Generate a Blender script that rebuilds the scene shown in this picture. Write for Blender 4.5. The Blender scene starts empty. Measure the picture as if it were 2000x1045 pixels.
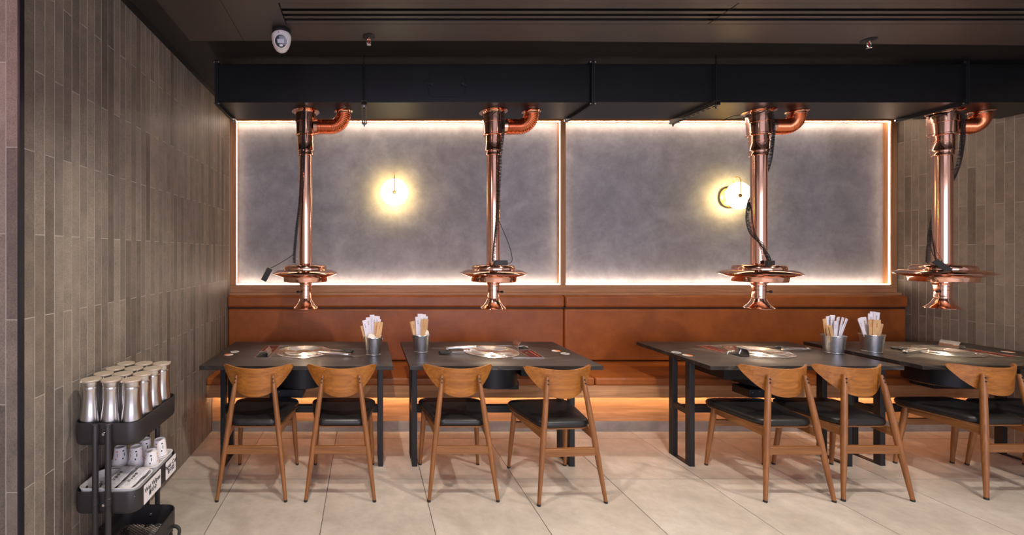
import bpy, math, random
from math import sin, cos, pi, radians, sqrt
from mathutils import Vector, Matrix
random.seed(7)
S = bpy.context.scene
COL = S.collection

# ------------------------------------------------------------------ camera, world, lights, exposure
cam_d = bpy.data.cameras.new('camera'); cam = bpy.data.objects.new('camera', cam_d); COL.objects.link(cam)
cam.location = (0, 0, 1.5); cam.rotation_euler = (radians(90), 0, 0)
cam_d.sensor_width = 36; cam_d.lens = 830 / 2000 * 36
cam_d.shift_x = (1000 - 716) / 2000; cam_d.shift_y = (495 - 522.5) / 2000
cam_d.clip_start = 0.02
S.camera = cam
S.view_settings.view_transform = 'Standard'; S.view_settings.look = 'None'
S.view_settings.gamma = 1; S.view_settings.use_curve_mapping = False
S.view_settings.exposure = 0.55
W = bpy.data.worlds.new('world'); S.world = W; W.use_nodes = True
W.node_tree.nodes['Background'].inputs[0].default_value = (0.85, 0.80, 0.86, 1)
W.node_tree.nodes['Background'].inputs[1].default_value = 0.34

def area(name, loc, rot, sx, sy, energy, col):
    d = bpy.data.lights.new(name, 'AREA'); d.shape = 'RECTANGLE'; d.size = sx; d.size_y = sy
    d.energy = energy; d.color = col
    o = bpy.data.objects.new(name, d); COL.objects.link(o); o.location = loc; o.rotation_euler = rot
    return o
# daylight through the shopfront behind the viewer
area('shopfront_daylight', (1.6, -3.2, 1.5), (radians(90), 0, 0), 5.0, 2.2, 110, (0.80, 0.78, 1.0))

d = bpy.data.lights.new('pillar_tint_spot', 'SPOT'); d.energy = 38; d.color = (1.0, 0.40, 0.42); d.spot_size = radians(70); d.spot_blend = 1.0; d.shadow_soft_size = 0.15  # added spot with no visible source, reddens the tiled wall end
o = bpy.data.objects.new('pillar_tint_spot', d); COL.objects.link(o); o.location = (-2.3, -0.2, 2.7); o.rotation_euler = (Vector((-1.5, 1.6, 2.0)) - Vector(o.location)).to_track_quat('-Z', 'Y').to_euler()

# ------------------------------------------------------------------ node helpers
def new_mat(name):
    m = bpy.data.materials.new(name); m.use_nodes = True
    nt = m.node_tree
    return m, nt, nt.nodes['Principled BSDF']
def nd(nt, t, **kw):
    n = nt.nodes.new(t)
    for k, v in kw.items(): setattr(n, k, v)
    return n
def coords(nt, scale=(1, 1, 1), rnd=True):
    tc = nd(nt, 'ShaderNodeTexCoord'); mp = nd(nt, 'ShaderNodeMapping')
    mp.inputs['Scale'].default_value = scale
    if rnd:
        oi = nd(nt, 'ShaderNodeObjectInfo'); ml = nd(nt, 'ShaderNodeVectorMath', operation='SCALE')
        cb = nd(nt, 'ShaderNodeCombineXYZ')
        for i in range(3): nt.links.new(oi.outputs['Random'], cb.inputs[i])
        ml.inputs['Scale'].default_value = 7.3
        nt.links.new(cb.outputs[0], ml.inputs[0])
        ad = nd(nt, 'ShaderNodeVectorMath', operation='ADD')
        nt.links.new(tc.outputs['Object'], ad.inputs[0]); nt.links.new(ml.outputs[0], ad.inputs[1])
        nt.links.new(ad.outputs[0], mp.inputs['Vector'])
    else:
        nt.links.new(tc.outputs['Object'], mp.inputs['Vector'])
    return mp
def ramp(nt, src, stops):
    r = nd(nt, 'ShaderNodeValToRGB')
    e = r.color_ramp.elements
    while len(e) < len(stops): e.new(0.5)
    for el, (p, c) in zip(e, stops): el.position = p; el.color = (*c, 1)
    nt.links.new(src, r.inputs['Fac'])
    return r
def noise(nt, vec, scale, detail=4, rough=0.55, dist=0.0):
    n = nd(nt, 'ShaderNodeTexNoise'); n.inputs['Scale'].default_value = scale
    n.inputs['Detail'].default_value = detail; n.inputs['Roughness'].default_value = rough
    n.inputs['Distortion'].default_value = dist
    nt.links.new(vec, n.inputs['Vector'])
    return n
def bump(nt, bsdf, src, strength, dist=0.002):
    b = nd(nt, 'ShaderNodeBump'); b.inputs['Strength'].default_value = strength; b.inputs['Distance'].default_value = dist
    nt.links.new(src, b.inputs['Height']); nt.links.new(b.outputs[0], bsdf.inputs['Normal'])
def mix(nt, fac, a, b, mode='MIX'):
    m = nd(nt, 'ShaderNodeMix', data_type='RGBA', blend_type=mode)
    if isinstance(fac, (int, float)): m.inputs[0].default_value = fac
    else: nt.links.new(fac, m.inputs[0])
    for s, i in ((a, 6), (b, 7)):
        if isinstance(s, tuple): m.inputs[i].default_value = (*s, 1)
        else: nt.links.new(s, m.inputs[i])
    return m.outputs[2]
def plain(name, col, rough=0.5, metal=0.0, var=0.0, vs=8, bmp=0.0, bs=200, coat=0.0):
    m, nt, b = new_mat(name)
    b.inputs['Base Color'].default_value = (*col, 1); b.inputs['Roughness'].default_value = rough
    b.inputs['Metallic'].default_value = metal; b.inputs['Coat Weight'].default_value = coat
    if var or bmp:
        mp = coords(nt)
    if var:
        n = noise(nt, mp.outputs[0], vs)
        r = ramp(nt, n.outputs['Fac'], [(0.3, tuple(c * (1 - var) for c in col)), (0.7, tuple(min(1, c * (1 + var)) for c in col))])
        nt.links.new(r.outputs[0], b.inputs['Base Color'])
    if bmp:
        n2 = noise(nt, mp.outputs[0], bs, 3)
        bump(nt, b, n2.outputs['Fac'], bmp)
    return m
def wood(name, dark, light, axis, rough=0.45, freq=1.0):
    m, nt, b = new_mat(name)
    sc = [26 * freq] * 3; sc[axis] = 1.6 * freq
    mp = coords(nt, sc)
    n = noise(nt, mp.outputs[0], 1.0, 5, 0.6, 1.2)
    sc2 = [140 * freq] * 3; sc2[axis] = 4 * freq
    mp2 = coords(nt, sc2)
    n2 = noise(nt, mp2.outputs[0], 1.0, 3, 0.6)
    r = ramp(nt, n.outputs['Fac'], [(0.30, dark), (0.50, tuple((a + c) / 2 for a, c in zip(dark, light))), (0.68, light)])
    r2 = ramp(nt, n2.outputs['Fac'], [(0.35, (0.62, 0.62, 0.62)), (0.6, (1, 1, 1))])
    nt.links.new(mix(nt, 0.55, r.outputs[0], r2.outputs[0], 'MULTIPLY'), b.inputs['Base Color'])
    b.inputs['Roughness'].default_value = rough
    bump(nt, b, n2.outputs['Fac'], 0.06, 0.001)
    return m
def emit(name, col, strength):
    m, nt, b = new_mat(name)
    b.inputs['Base Color'].default_value = (*col, 1)
    b.inputs['Emission Color'].default_value = (*col, 1); b.inputs['Emission Strength'].default_value = strength
    return m

# ------------------------------------------------------------------ materials
M = {}
def tile_mat(name, cols, rough=0.55):
    m, nt, b = new_mat(name)
    oi = nd(nt, 'ShaderNodeObjectInfo')
    r = ramp(nt, oi.outputs['Random'], [(i / (len(cols) - 1), c) for i, c in enumerate(cols)])
    mp = coords(nt)
    n = noise(nt, mp.outputs[0], 9, 5, 0.65)
    r1 = ramp(nt, n.outputs['Fac'], [(0.3, (0.74, 0.74, 0.74)), (0.7, (1.16, 1.14, 1.1))])
    n2 = noise(nt, mp.outputs[0], 260, 2, 0.5)
    r2 = ramp(nt, n2.outputs['Fac'], [(0.36, (0.7, 0.7, 0.7)), (0.5, (1, 1, 1)), (0.72, (1.3, 1.3, 1.3))])
    c = mix(nt, 1.0, r.outputs[0], r1.outputs[0], 'MULTIPLY')
    c = mix(nt, 0.8, c, r2.outputs[0], 'MULTIPLY')
    nt.links.new(c, b.inputs['Base Color']); b.inputs['Roughness'].default_value = rough
    bump(nt, b, n2.outputs['Fac'], 0.12, 0.001)
    return m
M['tile'] = tile_mat('stone_wall_tile', [(0.145, 0.117, 0.093), (0.235, 0.195, 0.155), (0.185, 0.150, 0.120), (0.265, 0.225, 0.180), (0.205, 0.172, 0.14), (0.12, 0.098, 0.080)])
M['grout'] = plain('grout', (0.43, 0.385, 0.335), 0.9, var=0.1)
def floor_mat():
    m, nt, b = new_mat('porcelain_floor_tile')
    mp = coords(nt)
    n = noise(nt, mp.outputs[0], 2.2, 6, 0.6, 0.6)
    n2 = noise(nt, mp.outputs[0], 14, 5, 0.7)
    r = ramp(nt, n.outputs['Fac'], [(0.28, (0.40, 0.345, 0.285)), (0.5, (0.50, 0.44, 0.37)), (0.72, (0.58, 0.52, 0.45))])
    r2 = ramp(nt, n2.outputs['Fac'], [(0.3, (0.86, 0.86, 0.86)), (0.65, (1.05, 1.05, 1.05))])
    nt.links.new(mix(nt, 1.0, r.outputs[0], r2.outputs[0], 'MULTIPLY'), b.inputs['Base Color'])
    b.inputs['Roughness'].default_value = 0.42
    return m
M['floor'] = floor_mat()
M['floor_grout'] = plain('floor_grout', (0.09, 0.075, 0.062), 0.9)
M['ceil_black'] = plain('black_ceiling_paint', (0.020, 0.018, 0.017), 0.6, var=0.2, vs=3)
M['ceil_brown'] = plain('dark_brown_ceiling_paint', (0.045, 0.034, 0.031), 0.40, var=0.12, vs=2)
M['slot'] = plain('slot_black', (0.004, 0.004, 0.004), 0.8)
def plaster():
    m, nt, b = new_mat('grey_plaster')
    mp = coords(nt)
    n = noise(nt, mp.outputs[0], 2.2, 8, 0.72, 0.35)
    n2 = noise(nt, mp.outputs[0], 9, 7, 0.75, 0.2)
    r = ramp(nt, n.outputs['Fac'], [(0.28, (0.235, 0.235, 0.248)), (0.5, (0.325, 0.325, 0.342)), (0.72, (0.43, 0.43, 0.445))])
    r2 = ramp(nt, n2.outputs['Fac'], [(0.3, (0.82, 0.82, 0.82)), (0.68, (1.14, 1.13, 1.12))])
    nt.links.new(mix(nt, 1.0, r.outputs[0], r2.outputs[0], 'MULTIPLY'), b.inputs['Base Color'])
    b.inputs['Roughness'].default_value = 0.6
    bump(nt, b, n2.outputs['Fac'], 0.1, 0.002)
    return m
M['plaster'] = plaster()
M['oak_x'] = wood('oak_along_x', (0.41, 0.180, 0.068), (0.63, 0.315, 0.140), 0, 0.5, 0.7)
M['oak_z'] = wood('oak_along_z', (0.41, 0.180, 0.068), (0.63, 0.315, 0.140), 2, 0.5, 0.7)
M['chair_x'] = wood('chair_veneer', (0.25, 0.083, 0.012), (0.47, 0.175, 0.030), 0, 0.36)
M['chair_z'] = wood('chair_leg_wood', (0.21, 0.076, 0.021), (0.33, 0.13, 0.038), 2, 0.34)
M['chair_y'] = wood('chair_rail_wood', (0.20, 0.075, 0.022), (0.31, 0.13, 0.042), 1, 0.36)
M['chair_sx'] = wood('chair_stretcher_wood', (0.20, 0.075, 0.022), (0.31, 0.13, 0.042), 0, 0.36)
def leather(name, a, c, rough):
    m, nt, b = new_mat(name)
    mp = coords(nt)
    n = noise(nt, mp.outputs[0], 5, 6, 0.7)
    n2 = noise(nt, mp.outputs[0], 330, 2, 0.5)
    r = ramp(nt, n.outputs['Fac'], [(0.3, a), (0.7, c)])
    nt.links.new(r.outputs[0], b.inputs['Base Color'])
    b.inputs['Roughness'].default_value = rough
    bump(nt, b, n2.outputs['Fac'], 0.25, 0.001)
    return m
M['tan'] = leather('tan_leather', (0.25, 0.062, 0.010), (0.40, 0.108, 0.018), 0.40)
M['blackleather'] = leather('black_leatherette', (0.010, 0.009, 0.009), (0.016, 0.014, 0.014), 0.36)
M['kerb'] = plain('grey_stone_kerb', (0.25, 0.22, 0.20), 0.6, var=0.22, vs=7)
M['duct'] = plain('black_painted_duct', (0.008, 0.008, 0.0085), 0.36, 0.0, var=0.15, vs=2)
M['duct'].node_tree.nodes['Principled BSDF'].inputs['Specular IOR Level'].default_value = 0.35
M['strut'] = plain('painted_channel', (0.085, 0.08, 0.07), 0.4, 0.6)
M['blackmetal'] = plain('black_metal', (0.018, 0.018, 0.020), 0.42, 0.3)
M['cart'] = plain('cart_powdercoat', (0.026, 0.024, 0.024), 0.45, 0.1, bmp=0.05, bs=600)
M['rubber'] = plain('black_rubber', (0.012, 0.012, 0.012), 0.55)
M['copper'] = plain('polished_copper', (0.95, 0.54, 0.39), 0.10, 1.0, var=0.05, vs=5)
M['copper_bounce'] = plain('flexible_copper_bounce_tint', (0.80, 0.23, 0.10), 0.22, 1.0)  # same copper, reddened in the colour for light bounced between copper parts
M['steel'] = plain('polished_steel', (0.82, 0.80, 0.77), 0.22, 1.0)
M['chrome'] = plain('bright_screw', (0.80, 0.80, 0.80), 0.2, 1.0)
def brushed(name, col, rough):
    m, nt, b = new_mat(name)
    mp = coords(nt, (3, 3, 500))
    n = noise(nt, mp.outputs[0], 1, 2)
    b.inputs['Base Color'].default_value = (*col, 1); b.inputs['Metallic'].default_value = 1
    r = ramp(nt, n.outputs['Fac'], [(0.3, (rough * 0.8,) * 3), (0.7, (rough * 1.2,) * 3)])
    nt.links.new(r.outputs[0], b.inputs['Roughness'])
    b.inputs['Anisotropic'].default_value = 0.5
    return m
M['bottle'] = plain('brushed_steel', (0.66, 0.63, 0.61), 0.24, 1.0)
M['lid'] = plain('lid_steel', (0.56, 0.465, 0.36), 0.5, 0.45)
M['galv'] = plain('galvanised_steel', (0.60, 0.62, 0.65), 0.32, 1.0, var=0.06, vs=40)
def stone():
    m, nt, b = new_mat('dark_stone_top')
    mp = coords(nt, (1.5, 6, 4))
    n = noise(nt, mp.outputs[0], 2.6, 8, 0.72, 0.8)
    r = ramp(nt, n.outputs['Fac'], [(0.32, (0.016, 0.013, 0.012)), (0.55, (0.032, 0.026, 0.023)), (0.78, (0.15, 0.13, 0.115))])
    nt.links.new(r.outputs[0], b.inputs['Base Color']); b.inputs['Roughness'].default_value = 0.36; b.inputs['Specular IOR Level'].default_value = 0.32
    return m
M['stone'] = stone()
M['redpanel'] = plain('red_control_panel', (0.040, 0.007, 0.006), 0.6, var=0.5, vs=30)
M['redpanel'].node_tree.nodes['Principled BSDF'].inputs['Specular IOR Level'].default_value = 0.15
M['white'] = plain('white_plastic', (0.72, 0.70, 0.68), 0.4)
M['card'] = plain('white_card', (0.78, 0.76, 0.76), 0.6)
M['ink'] = plain('black_ink', (0.015, 0.015, 0.018), 0.6)
M['inkred'] = plain('red_ink', (0.45, 0.06, 0.03), 0.6)
M['inkorange'] = plain('orange_print', (0.85, 0.24, 0.06), 0.5)
M['paper'] = plain('white_paper_sleeve', (0.74, 0.70, 0.76), 0.7, var=0.06, vs=20)
M['kraft'] = plain('kraft_paper', (0.62, 0.38, 0.18), 0.75, var=0.12, vs=20)
M['napkin'] = plain('cream_napkin', (0.78, 0.70, 0.60), 0.85, var=0.08, vs=30)
M['cup'] = plain('paper_cup', (0.80, 0.77, 0.77), 0.55)
def film():
    m, nt, b = new_mat('clear_packet_film')
    mp = coords(nt)
    n = noise(nt, mp.outputs[0], 25, 3, 0.6, 1)
    r = ramp(nt, n.outputs['Fac'], [(0.35, (0.52, 0.50, 0.52)), (0.7, (0.80, 0.78, 0.79))])
    nt.links.new(r.outputs[0], b.inputs['Base Color']); b.inputs['Roughness'].default_value = 0.22
    bump(nt, b, n.outputs['Fac'], 0.5, 0.004)
    return m
M['film'] = film()
M['brass'] = plain('brass', (0.80, 0.52, 0.16), 0.25, 1.0)
M['sconce_glow'] = emit('alabaster_disc_lit', (1.0, 0.93, 0.70), 1.0)
M['led_warm'] = emit('led_strip_warm_white', (1.0, 0.80, 0.64), 28.0)
M['led_side'] = emit('led_strip_side', (1.0, 0.74, 0.52), 6.0)
M['led_amber'] = emit('led_strip_amber', (1.0, 0.74, 0.48), 44.0)
M['bulb'] = emit('hood_bulb', (1.0, 0.72, 0.45), 60.0)
M['down'] = emit('downlight_lens', (1.0, 0.86, 0.72), 12.0)
M['lens'] = plain('camera_lens_glass', (0.02, 0.022, 0.035), 0.12)
M['lens_led'] = plain('camera_window', (0.30, 0.29, 0.34), 0.2)

# ------------------------------------------------------------------ mesh builder
class MB:
    def __init__(s): s.v = []; s.f = []
    def add(s, vs, fs):
        o = len(s.v); s.v += [tuple(p) for p in vs]; s.f += [tuple(i + o for i in f) for f in fs]; return s
    def box(s, x0, x1, y0, y1, z0, z1):
        return s.add([(x0, y0, z0), (x1, y0, z0), (x1, y1, z0), (x0, y1, z0), (x0, y0, z1), (x1, y0, z1), (x1, y1, z1), (x0, y1, z1)],
                     [(3, 2, 1, 0), (4, 5, 6, 7), (0, 1, 5, 4), (1, 2, 6, 5), (2, 3, 7, 6), (3, 0, 4, 7)])
    def lathe(s, prof, n=32, c=(0, 0), axis='z'):
        vs = []; fs = []; rings = []
        for r, z in prof:
            if r < 1e-6: rings.append([len(vs)]); vs.append((0, 0, z))
            else:
                rings.append(list(range(len(vs), len(vs) + n)))
                vs += [(r * cos(2 * pi * i / n), r * sin(2 * pi * i / n), z) for i in range(n)]
        for a, b in zip(rings, rings[1:]):
            for i in range(n):
                j = (i + 1) % n
                if len(a) == 1 and len(b) == 1: break
                if len(a) == 1: fs.append((a[0], b[j], b[i]))
                elif len(b) == 1: fs.append((a[i], a[j], b[0]))
                else: fs.append((a[i], a[j], b[j], b[i]))
        if axis == 'y': vs = [(x, -z, y) for x, y, z in vs]
        if axis == 'x': vs = [(z, x, y) for x, y, z in vs]
        if len(c) == 2: c = (c[0], c[1], 0)
        return s.add([(x + c[0], y + c[1], z + c[2]) for x, y, z in vs], fs)
    def tube(s, path, rad, n=8, cap=True, flat=1.0):
        path = [Vector(p) for p in path]
        if not isinstance(rad, (list, tuple)): rad = [rad] * len(path)
        vs = []; fs = []
        t0 = (path[1] - path[0]).normalized()
        up = Vector((0, 0, 1)) if abs(t0.z) < 0.9 else Vector((0, 1, 0))
        nrm = (up - t0 * up.dot(t0)).normalized()
        for i, p in enumerate(path):
            t = (path[min(i + 1, len(path) - 1)] - path[max(i - 1, 0)]).normalized()
            nrm = (nrm - t * nrm.dot(t)).normalized(); bi = t.cross(nrm)
            for k in range(n):
                a = 2 * pi * k / n
                vs.append(p + (nrm * cos(a) * flat + bi * sin(a)) * rad[i])
        for i in range(len(path) - 1):
            for k in range(n):
                k2 = (k + 1) % n
                fs.append((i * n + k, i * n + k2, (i + 1) * n + k2, (i + 1) * n + k))
        if cap:
            fs.append(tuple(range(n - 1, -1, -1))); fs.append(tuple((len(path) - 1) * n + k for k in range(n)))
        return s.add(vs, fs)
    def prism(s, pts, z0, z1):
        n = len(pts)
        return s.add([(x, y, z0) for x, y in pts] + [(x, y, z1) for x, y in pts],
                     [tuple(range(n - 1, -1, -1)), tuple(range(n, 2 * n))] + [(i, (i + 1) % n, n + (i + 1) % n, n + i) for i in range(n)])
    def loops(s, loops, cap0=True, cap1=True):
        n = len(loops[0]); vs = [p for l in loops for p in l]; fs = []
        for i in range(len(loops) - 1):
            for k in range(n):
                k2 = (k + 1) % n
                fs.append((i * n + k, i * n + k2, (i + 1) * n + k2, (i + 1) * n + k))
        if cap0: fs.append(tuple(range(n - 1, -1, -1)))
        if cap1: fs.append(tuple((len(loops) - 1) * n + k for k in range(n)))
        return s.add(vs, fs)
    def xf(s, mtx):
        s.v = [tuple(mtx @ Vector(p)) for p in s.v]; return s
    def mesh(s, name, ang=35):
        me = bpy.data.meshes.new(name); me.from_pydata(s.v, [], s.f)
        me.polygons.foreach_set('use_smooth', [True] * len(me.polygons))
        me.set_sharp_from_angle(angle=radians(ang)); me.update()
        return me
    def build(s, name, mat, parent=None, bevel=0, ang=35, seg=2, loc=None, rot=None):
        me = s.mesh(name, ang); me.materials.append(mat)
        return link(name, me, parent, bevel, seg, loc, rot)
def link(name, me, parent=None, bevel=0, seg=2, loc=None, rot=None):
    o = bpy.data.objects.new(name, me); COL.objects.link(o)
    if parent: o.parent = parent
    if loc: o.location = loc
    if rot: o.rotation_euler = rot
    if bevel:
        b = o.modifiers.new('bevel', 'BEVEL'); b.width = bevel; b.segments = seg; b.limit_method = 'ANGLE'; b.angle_limit = radians(40)
    return o
def tag(o, label=None, cat=None, group=None, kind=None):
    if label: o['label'] = label
    if cat: o['category'] = cat
    if group: o['group'] = group
    if kind: o['kind'] = kind
    return o
def thing(name, loc, label, cat, group=None, rz=0):
    o = bpy.data.objects.new(name, None); COL.objects.link(o); o.location = loc; o.rotation_euler = (0, 0, rz)
    o.empty_display_size = 0.05
    return tag(o, label, cat, group)
def copy_tree(o, parent=None):
    c = o.copy(); COL.objects.link(c)
    if parent: c.parent = parent
    for ch in list(o.children): copy_tree(ch, c)
    return c
def round_poly(pts, r, n=6):
    out = []; m = len(pts)
    rs = r if isinstance(r, (list, tuple)) else [r] * m
    for i in range(m):
        p = Vector(pts[i]); a = (Vector(pts[i - 1]) - p); b = (Vector(pts[(i + 1) % m]) - p)
        an = a.normalized(); bn = b.normalized(); th = an.angle(bn)
        d = rs[i] / math.tan(th / 2); c = p + (an + bn).normalized() * (rs[i] / sin(th / 2))
        s0 = p + an * d; s1 = p + bn * d
        a0 = math.atan2((s0 - c).y, (s0 - c).x); a1 = math.atan2((s1 - c).y, (s1 - c).x)
        da = (a1 - a0 + pi) % (2 * pi) - pi
        for k in range(n + 1):
            t = a0 + da * k / n; out.append((c.x + rs[i] * cos(t), c.y + rs[i] * sin(t)))
    return out
def rrect(x0, x1, y0, y1, r, n=6): return round_poly([(x0, y0), (x1, y0), (x1, y1), (x0, y1)], r, n)
def spline(pts, n=8):
    P = [Vector(p) for p in pts]; P = [P[0] * 2 - P[1]] + P + [P[-1] * 2 - P[-2]]; out = []
    for i in range(1, len(P) - 2):
        for k in range(n):
            t = k / n; a, b, c, d = P[i - 1:i + 3]
            out.append(0.5 * ((2 * b) + (c - a) * t + (2 * a - 5 * b + 4 * c - d) * t * t + (3 * b - a - 3 * c + d) * t ** 3))
    out.append(P[-2]); return out
def text_mesh(body, size, bold=0.0):
    c = bpy.data.curves.new('lettering', 'FONT'); c.body = body; c.size = size; c.align_x = 'CENTER'; c.align_y = 'CENTER'
    c.extrude = 0.0003; c.offset = bold; c.resolution_u = 2
    o = bpy.data.objects.new('lettering', c); COL.objects.link(o)
    dg = bpy.context.evaluated_depsgraph_get()
    me = bpy.data.meshes.new_from_object(o.evaluated_get(dg))
    bpy.data.objects.remove(o); bpy.data.curves.remove(c)
    return me

XL, XR, YB = -1.305, 5.07, 4.06      # tiled side walls, front of the framed back wall
# ------------------------------------------------------------------ the setting
fl = tag(MB().box(-2.6, XR + 0.1, -1.5, 4.3, -0.06, -0.0025).build('floor', M['floor_grout']), 'pale stone-look porcelain tile floor with thin dark joints', 'floor', kind='structure')
TS = 0.6185; gx0 = -0.868; gy0 = 3.444; g = 0.0022
xs = [gx0 + TS * k for k in range(-3, 11)]; ys = [gy0 + TS * k for k in range(-8, 2)]
fcache = {}
for i in range(len(xs) - 1):
    for j in range(len(ys) - 1):
        x0, x1, y0, y1 = max(xs[i], -2.5), min(xs[i + 1], XR), max(ys[j], -1.4), min(ys[j + 1], 4.0)
        if x1 - x0 < 0.02 or y1 - y0 < 0.02: continue
        if x1 <= XL and y0 >= 1.6: continue
        w, h = round(x1 - x0, 4), round(y1 - y0, 4)
        if (w, h) not in fcache:
            me = MB().box(g, w - g, g, h - g, -0.006, 0).mesh('floor_tile'); me.materials.append(M['floor']); fcache[(w, h)] = me
        link('floor_tile', fcache[(w, h)], fl, loc=(x0, y0, 0))
HT = 2.845; TP = 0.0525; TG = 0.0019
ODD = [0, 0.60, 1.25, 1.90, 2.55, HT]; EVEN = [0, 0.28, 0.93, 1.574, 2.22, HT]
tcache = {}
def tiles(parent, origin, along, normal, widths, start_even):
    """one course of vertical stone tiles; origin = wall foot, along = run direction, normal = out of wall"""
    d = 0.0
    for k, w in enumerate(widths):
        lv = EVEN if (k + start_even) % 2 else ODD
        for z0, z1 in zip(lv, lv[1:]):
            key = (round(w, 4), round(z1 - z0, 4))
            if key not in tcache:
                me = MB().box(TG, key[0] - TG, -0.004, 0.0, TG, key[1] - TG).mesh('stone_tile'); me.materials.append(M['tile']); tcache[key] = me
            o = link('stone_tile', tcache[key], parent)
            A = Vector(along); N = Vector(normal)
            R = Matrix((( A.x, -N.x * -1, 0), (A.y, -N.y * -1, 0), (0, 0, 1))).to_4x4()
            o.matrix_local = Matrix.Translation(Vector(origin) + A * d + N * random.uniform(-0.0004, 0.0006) + Vector((0, 0, z0))) @ R
        d += w
wl = tag(MB().box(XL - 0.12, XL - 0.0008, 1.60, 4.25, 0, HT).build('wall_left', M['grout']), 'left wall of narrow vertical brown-grey stone tiles', 'wall', kind='structure')
tiles(wl, (XL, 1.6195, 0), (0, 1, 0), (1, 0, 0), [TP] * 46, 0)
wf = tag(MB().box(-2.5, XL - 0.01, 1.6003, 1.70, 0, HT).build('wall_front', M['grout']), 'narrow end face of the tiled wall beside the black corner trim', 'wall', kind='structure')
tiles(wf, (XL - 0.007, 1.5995, 0), (-1, 0, 0), (0, -1, 0), [0.046] + [TP] * 21, 0)
tr = tag(MB().box(XL - 0.0065, XL + 0.0015, 1.5965, 1.6185, 0, HT).build('trim_1', M['blackmetal']), 'black metal corner trim on the tiled wall end', 'trim', kind='structure')
wr = tag(MB().box(XR + 0.0008, XR + 0.12, 1.9, 4.25, 0, HT).build('wall_right', M['grout']), 'right wall of narrow vertical brown stone tiles', 'wall', kind='structure')
tiles(wr, (XR, YB, 0), (0, -1, 0), (-1, 0, 0), [TP] * 40, 0)
tag(MB().box(XL - 0.12, XR + 0.12, 4.14, 4.25, 0, 2.9).build('wall_back', M['ceil_black']), 'dark back wall behind the framed plaster panels', 'wall', kind='structure')
m = MB(); m.box(-2.5, XR + 0.12, -1.5, 4.25, 2.90, 2.98); m.box(XL - 0.12, XL - 0.002, 1.6, 4.14, HT, 2.9); m.box(XR + 0.002, XR + 0.12, 1.9, 4.14, HT, 2.9)
tag(m.build('ceiling', M['ceil_black']), 'black painted ceiling recess above the ventilation duct', 'ceiling', kind='structure')
ZS = 2.80
sl = MB()
def slab_edge(x): return 2.600 + max(0, min(1, (x - 1.0) / 3.4)) * 0.06
# lowered ceiling panel built around the air slots
SX0, SX1, SXJ = -0.452, 4.9, 1.90
slots = [(2.2565, 2.2825), (2.3055, 2.3300), (2.3520, 2.3760)]
sl.box(-1.08, XR, -1.5, 2.206, ZS, 2.899)
sl.prism([(-1.08, 2.41), (XR, 2.41), (XR, slab_edge(XR)), (4.4, slab_edge(4.4)), (1.0, 2.6), (-1.08, 2.6)], ZS, 2.899)
sl.box(-1.08, -0.459, 2.206, 2.41, ZS, 2.899); sl.box(4.95, XR, 2.206, 2.41, ZS, 2.899)
cs = tag(sl.build('ceiling', M['ceil_brown'], bevel=0.0), 'lowered dark brown ceiling panel with linear air slots', 'ceiling', kind='structure')
MB().box(-0.7525, -0.7495, 2.0, 2.6, ZS - 0.0006, ZS + 0.001).build('panel_joint', M['slot'], cs)
# linear air diffusers
def diffuser(x0, x1, label):
    t = thing('air_diffuser', (x0, 2.308, ZS), label, 'air vent', 'linear ceiling air diffusers')
    L = x1 - x0
    edges = [2.208] + [e for s_ in slots for e in s_] + [2.408]
    for a, b in zip(edges[0::2], edges[1::2]):
        MB().box(0.002, L - 0.002, a - 2.308, b - 2.308, 0.0005, 0.0025).build('blade', M['ceil_brown'], t, bevel=0.001)
    MB().box(0, L, -0.1, 0.1, 0.06, 0.065).build('backing', M['slot'], t)
    MB().box(0, 0.0015, -0.1, 0.1, 0.0, 0.06).build('end_cap', M['slot'], t)
diffuser(-0.455, 1.934, 'long black linear air diffuser with three slots, left of the joint')
diffuser(1.936, 4.948, 'long black linear air diffuser with three slots, right of the joint')

# downlights in the lowered ceiling, just above the top of the view
def downlight(x, y, energy, label, ang=125):
    t = thing('downlight', (x, y, ZS), label, 'ceiling light', 'recessed ceiling downlights')
    MB().lathe([(0.036, -0.001), (0.046, -0.001), (0.048, -0.004), (0.046, -0.005), (0.036, -0.003)], 24).build('trim_ring', M['blackmetal'], t)
    MB().lathe([(0, -0.0012), (0.036, -0.0012)], 24).build('lens', M['down'], t)
    d = bpy.data.lights.new('downlight_beam', 'SPOT'); d.energy = energy; d.spot_size = radians(ang); d.spot_blend = 0.7
    d.color = (1.0, 0.91, 0.82); d.shadow_soft_size = 0.035
    o = bpy.data.objects.new('downlight_beam', d); COL.objects.link(o); o.parent = t; o.location = (0, 0, -0.03)
for x, n in ((-0.1, 'nearest the left wall'), (1.75, 'left of the middle'), (3.6, 'nearest the right wall')):
    downlight(x, 1.90, 85, 'small round recessed downlight in the rear row, ' + n)
for x, n in ((-0.1, 'nearest the left wall'), (1.75, 'left of the middle'), (3.6, 'nearest the right wall')):
    downlight(x, 0.55, 60, 'small round recessed downlight in the front row, ' + n)

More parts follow.
